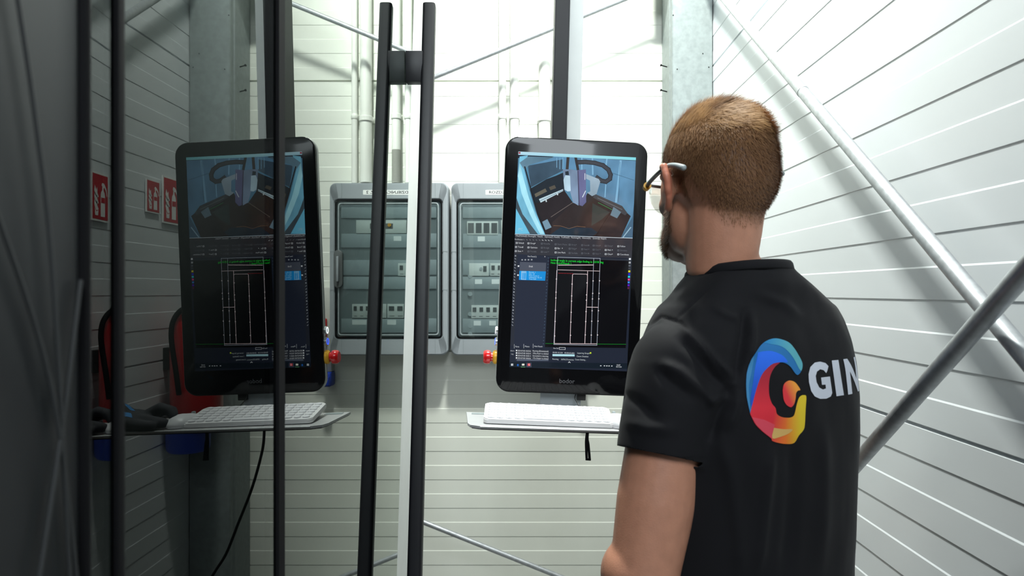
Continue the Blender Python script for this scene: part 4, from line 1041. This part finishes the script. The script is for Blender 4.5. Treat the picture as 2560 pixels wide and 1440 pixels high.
# collar rib
cp = []
cc = B(.038, -.016, 0)
for k in range(64):
    a = 2*PI*k/64; dr = Ld*math.cos(a)+Fd*math.sin(a); r_ = .066
    for _ in range(3):
        z = zcut((cc+dr*r_-C0).dot(Fd))-.004; h = tb.ray_cast(Vector((cc.x, cc.y, z))+dr*.13, -dr)
        if h[0] is not None: r_ = min((h[0].xy-cc.xy).length, .080)
    cp.append((dr, r_, z))
bm = bmesh.new(); rings = []
for k in range(64):
    rm = sum(cp[(k+j) % 64][1] for j in range(-3, 4))/7; dr, _, z = cp[k]
    rings.append([bm.verts.new(Vector((cc.x, cc.y, z))+dr*(rm+x)+Ud*zz) for x, zz in ((.0030, -.010), (.0042, -.007), (.0024, .001), (.0, .004), (-.0030, .003), (-.003, -.006))])
for i in range(64):
    a_, b_ = rings[i], rings[(i+1) % 64]
    for k in range(6): bm.faces.new((a_[k], a_[(k+1) % 6], b_[(k+1) % 6], b_[k]))
link('collar', bm, M['shirt'], shirt, smooth=True)

# --- print on the back
PV, PF, PC = [], [], []
eye = Vector((0, 0, H))
def back_poly(pts, colf, layer, ray=None):
    """pts in the pixels of a 1530 px wide crop at (1820, 820); laid on the cloth"""
    bm = bmesh.new(); vv = [bm.verts.new((x, y, 0)) for x, y in pts]
    es = [bm.edges.new((vv[i], vv[(i+1) % len(vv)])) for i in range(len(vv))]
    bmesh.ops.triangle_fill(bm, use_beauty=True, edges=es)
    for _ in range(9):
        long_ = [e_ for e_ in bm.edges if e_.calc_length() > 22]
        if not long_: break
        bmesh.ops.subdivide_edges(bm, edges=long_, cuts=1); bmesh.ops.triangulate(bm, faces=bm.faces[:])
    bm.verts.index_update(); idx = {}
    for v in bm.verts:
        if ray: o_, d_ = ray(v.co.x, v.co.y)
        else: o_, d_ = eye, (at(1820+v.co.x/4.5, 820+v.co.y/4.5, 1)-eye).normalized()
        h = tb.ray_cast(o_, d_)
        if h[0] is None: continue
        nn = h[1] if h[1].dot(d_) < 0 else -h[1]
        idx[v.index] = len(PV); PV.append(h[0]+nn*(.0007+.00025*layer)); PC.append(colf(v.co.x, v.co.y))
    for f in bm.faces:
        if all(v.index in idx for v in f.verts): PF.append(tuple(idx[v.index] for v in f.verts))
    bm.free()
def flat(*c): k = srgb(*c); return lambda x, y: k
def sm_(pts, n=4): return [tuple(p[:2]) for p in curve_pts([(x, y, 0) for x, y in pts]+[(pts[0][0], pts[0][1], 0)], n)[:-1]]
redc = lambda x, y: mixc(mixc(srgb(150, 20, 48), srgb(225, 40, 58), (y-380)/500), mixc(srgb(240, 120, 40), srgb(226, 196, 40), (x-640)/170), (x-480)/170+(y-1150)/900)
back_poly(sm_([(245, 960), (212, 810), (200, 650), (210, 500), (250, 370), (310, 270), (370, 190), (440, 140), (520, 118), (600, 130), (680, 165), (740, 230), (790, 310), (825, 380), (832, 430), (815, 490), (785, 525), (760, 520), (735, 490), (700, 440), (650, 402), (590, 388), (500, 405), (430, 460), (380, 520), (340, 610), (300, 740), (270, 860)]), flat(26, 112, 176), 1)
back_poly(sm_([(330, 275), (400, 262), (480, 260), (560, 285), (620, 320), (665, 385), (600, 385), (500, 403), (430, 458), (380, 518), (340, 608), (300, 738), (262, 880), (250, 800), (275, 620), (300, 440)]), lambda x, y: mixc(srgb(30, 110, 240), srgb(20, 80, 200), (y-300)/500), 2)
back_poly(sm_([(400, 168), (440, 141), (520, 119), (600, 131), (680, 166), (740, 231), (789, 311), (824, 381), (831, 430), (818, 480), (790, 455), (730, 340), (650, 245), (570, 200), (480, 185)]), lambda x, y: mixc(srgb(24, 130, 190), srgb(88, 170, 184), (x-430)/280), 2)
back_poly(sm_([(206, 780), (201, 650), (211, 500), (251, 371), (285, 320), (262, 480), (232, 640), (236, 800), (246, 940)]), flat(62, 138, 190), 2)
back_poly(sm_([(245, 962), (270, 860), (300, 740), (340, 610), (380, 520), (430, 460), (500, 402), (580, 388), (530, 430), (490, 490), (465, 560), (455, 650), (460, 760), (490, 850), (530, 900), (545, 965), (600, 1000), (680, 1008), (730, 990), (750, 940), (765, 870), (790, 790), (820, 760), (850, 755), (875, 772), (868, 900), (858, 1090), (840, 1150), (790, 1210), (740, 1290), (650, 1303), (560, 1290), (492, 1268), (480, 1240), (390, 1170), (310, 1090), (270, 1020)], 3), redc, 1)
back_poly([(262, 1000), (400, 1030), (520, 1085), (500, 1180), (484, 1240), (392, 1168), (312, 1088)], flat(226, 72, 92), 2)
back_poly(sm_([(510, 1120), (610, 1135), (715, 1137), (680, 1180), (600, 1215), (490, 1240)], 3), flat(220, 178, 104), 3)
back_poly(sm_([(610, 700), (620, 640), (650, 605), (690, 590), (740, 605), (775, 640), (808, 695), (780, 705), (760, 735), (755, 790), (740, 850), (715, 885), (690, 888), (650, 860), (620, 800)]), lambda x, y: mixc(srgb(226, 50, 60), srgb(244, 160, 60), (x-640)/130+(700-y)/300), 1)
wht = flat(205, 210, 222)
back_poly([(1110, 482), (1124, 430), (1090, 395), (1030, 379), (970, 390), (920, 440), (900, 520), (905, 610), (930, 710), (970, 770), (1030, 797), (1100, 795), (1150, 770), (1166, 730), (1140, 545), (1040, 558), (1050, 640), (1090, 636), (1095, 680), (1060, 692), (1020, 670), (990, 610), (980, 540), (995, 490), (1030, 465), (1070, 475), (1098, 508)], wht, 1)
back_poly([(1160, 366), (1235, 360), (1297, 755), (1214, 768)], wht, 1)
# the third letter runs round the side: carried on in the direction square to the cloth
nd = Vector((.80, -.60, 0)).normalized()      # outward direction of that part of the back
hA = tb.ray_cast(eye, (at(1820+1290/4.5, 820+352/4.5, 1)-eye).normalized())[0]; hB = tb.ray_cast(eye, (at(1820+1345/4.5, 820+750/4.5, 1)-eye).normalized())[0]
if hA and hB:
    hz = nd.cross(Ud); hz = hz if hz.dot(Vector((1, 0, 0))) > 0 else -hz
    hh = hA.z-hB.z; slant = (hB-hA).dot(hz)
    def rayN(x, y):
        return hA+hz*(x/100*.055+slant*y/100)-Ud*(hh*y/100)+nd*.2, -nd
    back_poly([(0, 0), (22, 0), (72, 62), (72, 0), (96, 0), (96, 100), (76, 100), (24, 36), (24, 100), (0, 100)], wht, 1, rayN)
me = bpy.data.meshes.new('back_print'); me.from_pydata([tuple(v) for v in PV], [], PF); ca = me.color_attributes.new('Col', 'FLOAT_COLOR', 'POINT')
ca.data.foreach_set('color', np.array(PC, dtype='f').ravel())
for p in me.polygons: p.use_smooth = True
me.materials.append(vcol('print_ink', rough=.6)); o = bpy.data.objects.new('back_print', me); C.objects.link(o); o.parent = shirt
o['label'] = 'coloured round emblem followed by white lettering GIN'

# --- trousers and shoes
pl = [EB(B(0, 0, -.66), (.128, .178, .10))]
for s in (1, -1): pl += [('t', [B(s*.085, 0, -.66), B(s*.092, .01, -.9), B(s*.098, .01, -1.1), B(s*.10, 0, -1.44), B(s*.10, 0, -1.50)], [.108, .088, .074, .062, .064])]
me = blob(pl, .007, 6, 'trousers'); me.materials.append(M['jeans']); o = bpy.data.objects.new('trousers', me); C.objects.link(o); o.parent = person
for s in (1, -1):
    me = blob([('e', B(s*.103, .03, -1.515), (.14, .048, .04), BR), ('e', B(s*.103, -.03, -1.49), (.06, .044, .05), BR)], .005, 5, 'shoe')
    for v in me.vertices: v.co.z = max(v.co.z, .001)
    me.materials.append(M['shoe']); o = bpy.data.objects.new('shoe', me); C.objects.link(o); o.parent = person

# --- hair: short clipped sides, longer swept top, beard
def hair_mat(name):
    m = bpy.data.materials.new(name); m.use_nodes = True; nt = m.node_tree; p = nt.nodes['Principled BSDF']
    a = nt.nodes.new('ShaderNodeAttribute'); a.attribute_name = 'Col'; nt.links.new(a.outputs['Color'], p.inputs['Base Color'])
    p.inputs['Roughness'].default_value = .55; p.inputs['Specular IOR Level'].default_value = .22; return m
hmat = hair_mat('hair_strands')
def loc(p): q = p-HO; return q.dot(Hf), q.dot(Hl), q.dot(Hu)
def hair(name, count, accept, dirf, lenf, wid, colf, seg=4):
    """accept(f,l,u) 0..1; strands laid on the head mesh"""
    me_ = person.data; tri = []
    V = np.zeros(len(me_.vertices)*3); me_.vertices.foreach_get('co', V); V = V.reshape(-1, 3)
    poly_c = np.zeros(len(me_.polygons)*3); me_.polygons.foreach_get('center', poly_c); poly_c = poly_c.reshape(-1, 3)
    q = poly_c-np.array(HO); lf = q@np.array(Hf); ll = q@np.array(Hl); lu = q@np.array(Hu)
    cand = np.where((lf > -.13) & (lf < .12) & (np.abs(ll) < .10) & (lu > -.14) & (lu < .14))[0]
    wgt = np.array([accept(lf[i], ll[i], lu[i]) for i in cand]); cand = cand[wgt > 0]; wgt = wgt[wgt > 0]
    pick = rng.choice(cand, size=count, p=wgt/wgt.sum())
    vs_, fs_, cs_ = [], [], []
    for i in pick:
        pgn = me_.polygons[i]; ws = rng.dirichlet([1]*len(pgn.vertices)); p = sum((me_.vertices[v].co*w_ for v, w_ in zip(pgn.vertices, ws)), Vector()); nrm = pgn.normal
        f, l, u = loc(p); d = dirf(f, l, u, nrm); L_ = lenf(f, l, u)*(.7+.5*rng.random()); wd = wid*(.8+.4*rng.random())
        jit = Vector(rng.normal(0, .18, 3)); d = (d+jit).normalized(); cl_ = colf(f, l, u)
        side = d.cross(nrm); side = side.normalized() if side.length > 1e-4 else Vector((1, 0, 0))
        cur = p-nrm*.001; dd = (nrm*.9+d*.6).normalized(); b0 = len(vs_)
        for k in range(seg+1):
            t = k/seg; w_ = wd*(1-.75*t)
            vs_.append(cur-side*w_/2); vs_.append(cur+side*w_/2)
            dd = (dd*.45+(d+nrm*.16).normalized()*.55).normalized(); cur = cur+dd*L_/seg
            cs_ += [cl_, cl_]
        for k in range(seg): fs_.append((b0+2*k, b0+2*k+1, b0+2*k+3, b0+2*k+2))
    m_ = bpy.data.meshes.new(name); m_.from_pydata([tuple(v) for v in vs_], [], fs_); ca_ = m_.color_attributes.new('Col', 'FLOAT_COLOR', 'POINT'); ca_.data.foreach_set('color', np.array(cs_, dtype='f').ravel())
    m_.materials.append(hmat); o_ = bpy.data.objects.new(name, m_); C.objects.link(o_); o_.parent = person; return o_
def hairline(f, l, u):
    """signed height above the clipped hair's lower edge"""
    a = abs(l)
    if f > .0:
        edge = .010+max(0, f-.02)*1.1 if f < .055 else .055+(f-.055)*1.2
    elif f > -.035: edge = .030 if f > -.022 and False else .010-(-f)*1.6
    else: edge = -.062-max(0, (-f-.035))*.25+max(0, a-.030)*1.1
    return u-edge
def acc_side(f, l, u):
    if abs(l) > .0775 and -.03 < f < .02 and u < .034: return 0
    h = hairline(f, l, u); return min(max(h/.035, 0), 1)
def down(f, l, u, n_): return (-Hu*.8-Hf*.35+n_*.12).normalized()
brown, lit = srgb(112, 76, 50), srgb(196, 150, 98)
def csi(f, l, u):
    t = .25*rng.random(); return mixc(srgb(134, 98, 70), srgb(176, 132, 90), min(max((u-.02)/.09, 0), 1)*.8+t)
hair('short_hair', 42000, acc_side, down, lambda f, l, u: .005+.009*min(max((u+.03)/.10, 0), 1), .0006, csi, 3)
def acc_top(f, l, u): return 1.0 if u > .070+.012*noise.noise(Vector((f*40, l*40, 0))) else 0
def dtop(f, l, u, n_):
    tw = noise.noise(Vector((f*22, l*22, u*12))); tw2 = noise.noise(Vector((f*22+9, l*22, u*12)))
    d = -Hf*.55-Hl*(.55+.7*tw)+Hu*(.25+.6*tw2)
    if f < -.06: d = d-Hu*.55
    return (d-n_*d.dot(n_)*.75).normalized()
def ctop(f, l, u):
    t = noise.noise(Vector((f*60, l*60, u*60)))*.5+.45+.3*(rng.random()-.5); return mixc(srgb(124, 84, 52), srgb(206, 160, 104), t+.08)
hair('top_hair', 24000, acc_top, dtop, lambda f, l, u: .020+.006*max(0, f)/.1, .0006, ctop, 5)
def acc_beard(f, l, u):
    if f < .012 or u > -.012-.0*f: return 0
    if f > .085 and u > -.05 and abs(l) < .02: return 0
    if abs(l) < .012 and u > -.07 and f > .08: return .3
    if u > -.018-(f-.012)*.45: return 0
    if u < -.10+max(0, .06-f)*.75: return 0
    return 1
hair('beard', 9000, acc_beard, lambda f, l, u, n_: (-Hu*.7+Hf*.25+n_*.45).normalized(), lambda f, l, u: .007, .0006, lambda f, l, u: mixc(srgb(70, 46, 32), srgb(120, 84, 56), rng.random()), 3)

# --- safety glasses
gs = empty('safety_glasses', Hd(.095, 0, .01)); gs.parent = person
def G_(f, l, u): return Hd(f, l, u)-Hd(.095, 0, .01)
for s in (1, -1):
    nm = 'temple'
    bm = bmesh.new(); tube(bm, curve_pts([G_(.076, s*.073, .012), G_(.050, s*.080, .015), G_(.02, s*.085, .019), G_(.0, s*.086, .0225)], 6), [.0032]*19, 10); link('temple', bm, M['blackp'], gs, smooth=50)
    bm = bmesh.new(); pp = curve_pts([G_(.002, s*.086, .0225), G_(-.015, s*.0855, .0245), G_(-.034, s*.084, .021), G_(-.052, s*.082, .014)], 6); tube(bm, pp, [(.0028+.0016*i/(len(pp)-1)) for i in range(len(pp))], 10); bmesh.ops.create_icosphere(bm, subdivisions=2, radius=.0044, matrix=Matrix.Translation(pp[-1]))
    o = link('temple_tip', bm, M['cabin'], gs, smooth=50)
    bm = bmesh.new(); tube(bm, [G_(.070, s*.0745, .0125), G_(.081, s*.0715, .0105)], [.0062, .0052], 12); link('hinge', bm, M['yellow'], gs, smooth=50)
    bm = bmesh.new(); GRID = []
    for i in range(13):
        for j in range(9):
            a = i/12; v = j/8; l_ = .008+a*.064; f_ = .100-.027*(a**2.2)
            hgt = .021*(1-.35*(1-a)**2*0); zz = .014-v*(.042*math.sin(PI*(.12+.80*a))**.45)
            GRID.append(bm.verts.new(G_(f_-.004*v, s*l_, zz)))
    for i in range(12):
        for j in range(8): bm.faces.new([GRID[k_] for k_ in (i*9+j, (i+1)*9+j, (i+1)*9+j+1, i*9+j+1)])
    lo_ = link('lens', bm, M['lens'], gs, smooth=True)
bm = bmesh.new(); tube(bm, curve_pts([G_(.074, .072, .014), G_(.094, .045, .017), G_(.101, 0, .016), G_(.094, -.045, .017), G_(.074, -.072, .014)], 8), .0026, 10); link('brow_bar', bm, M['blackp'], gs, smooth=50)
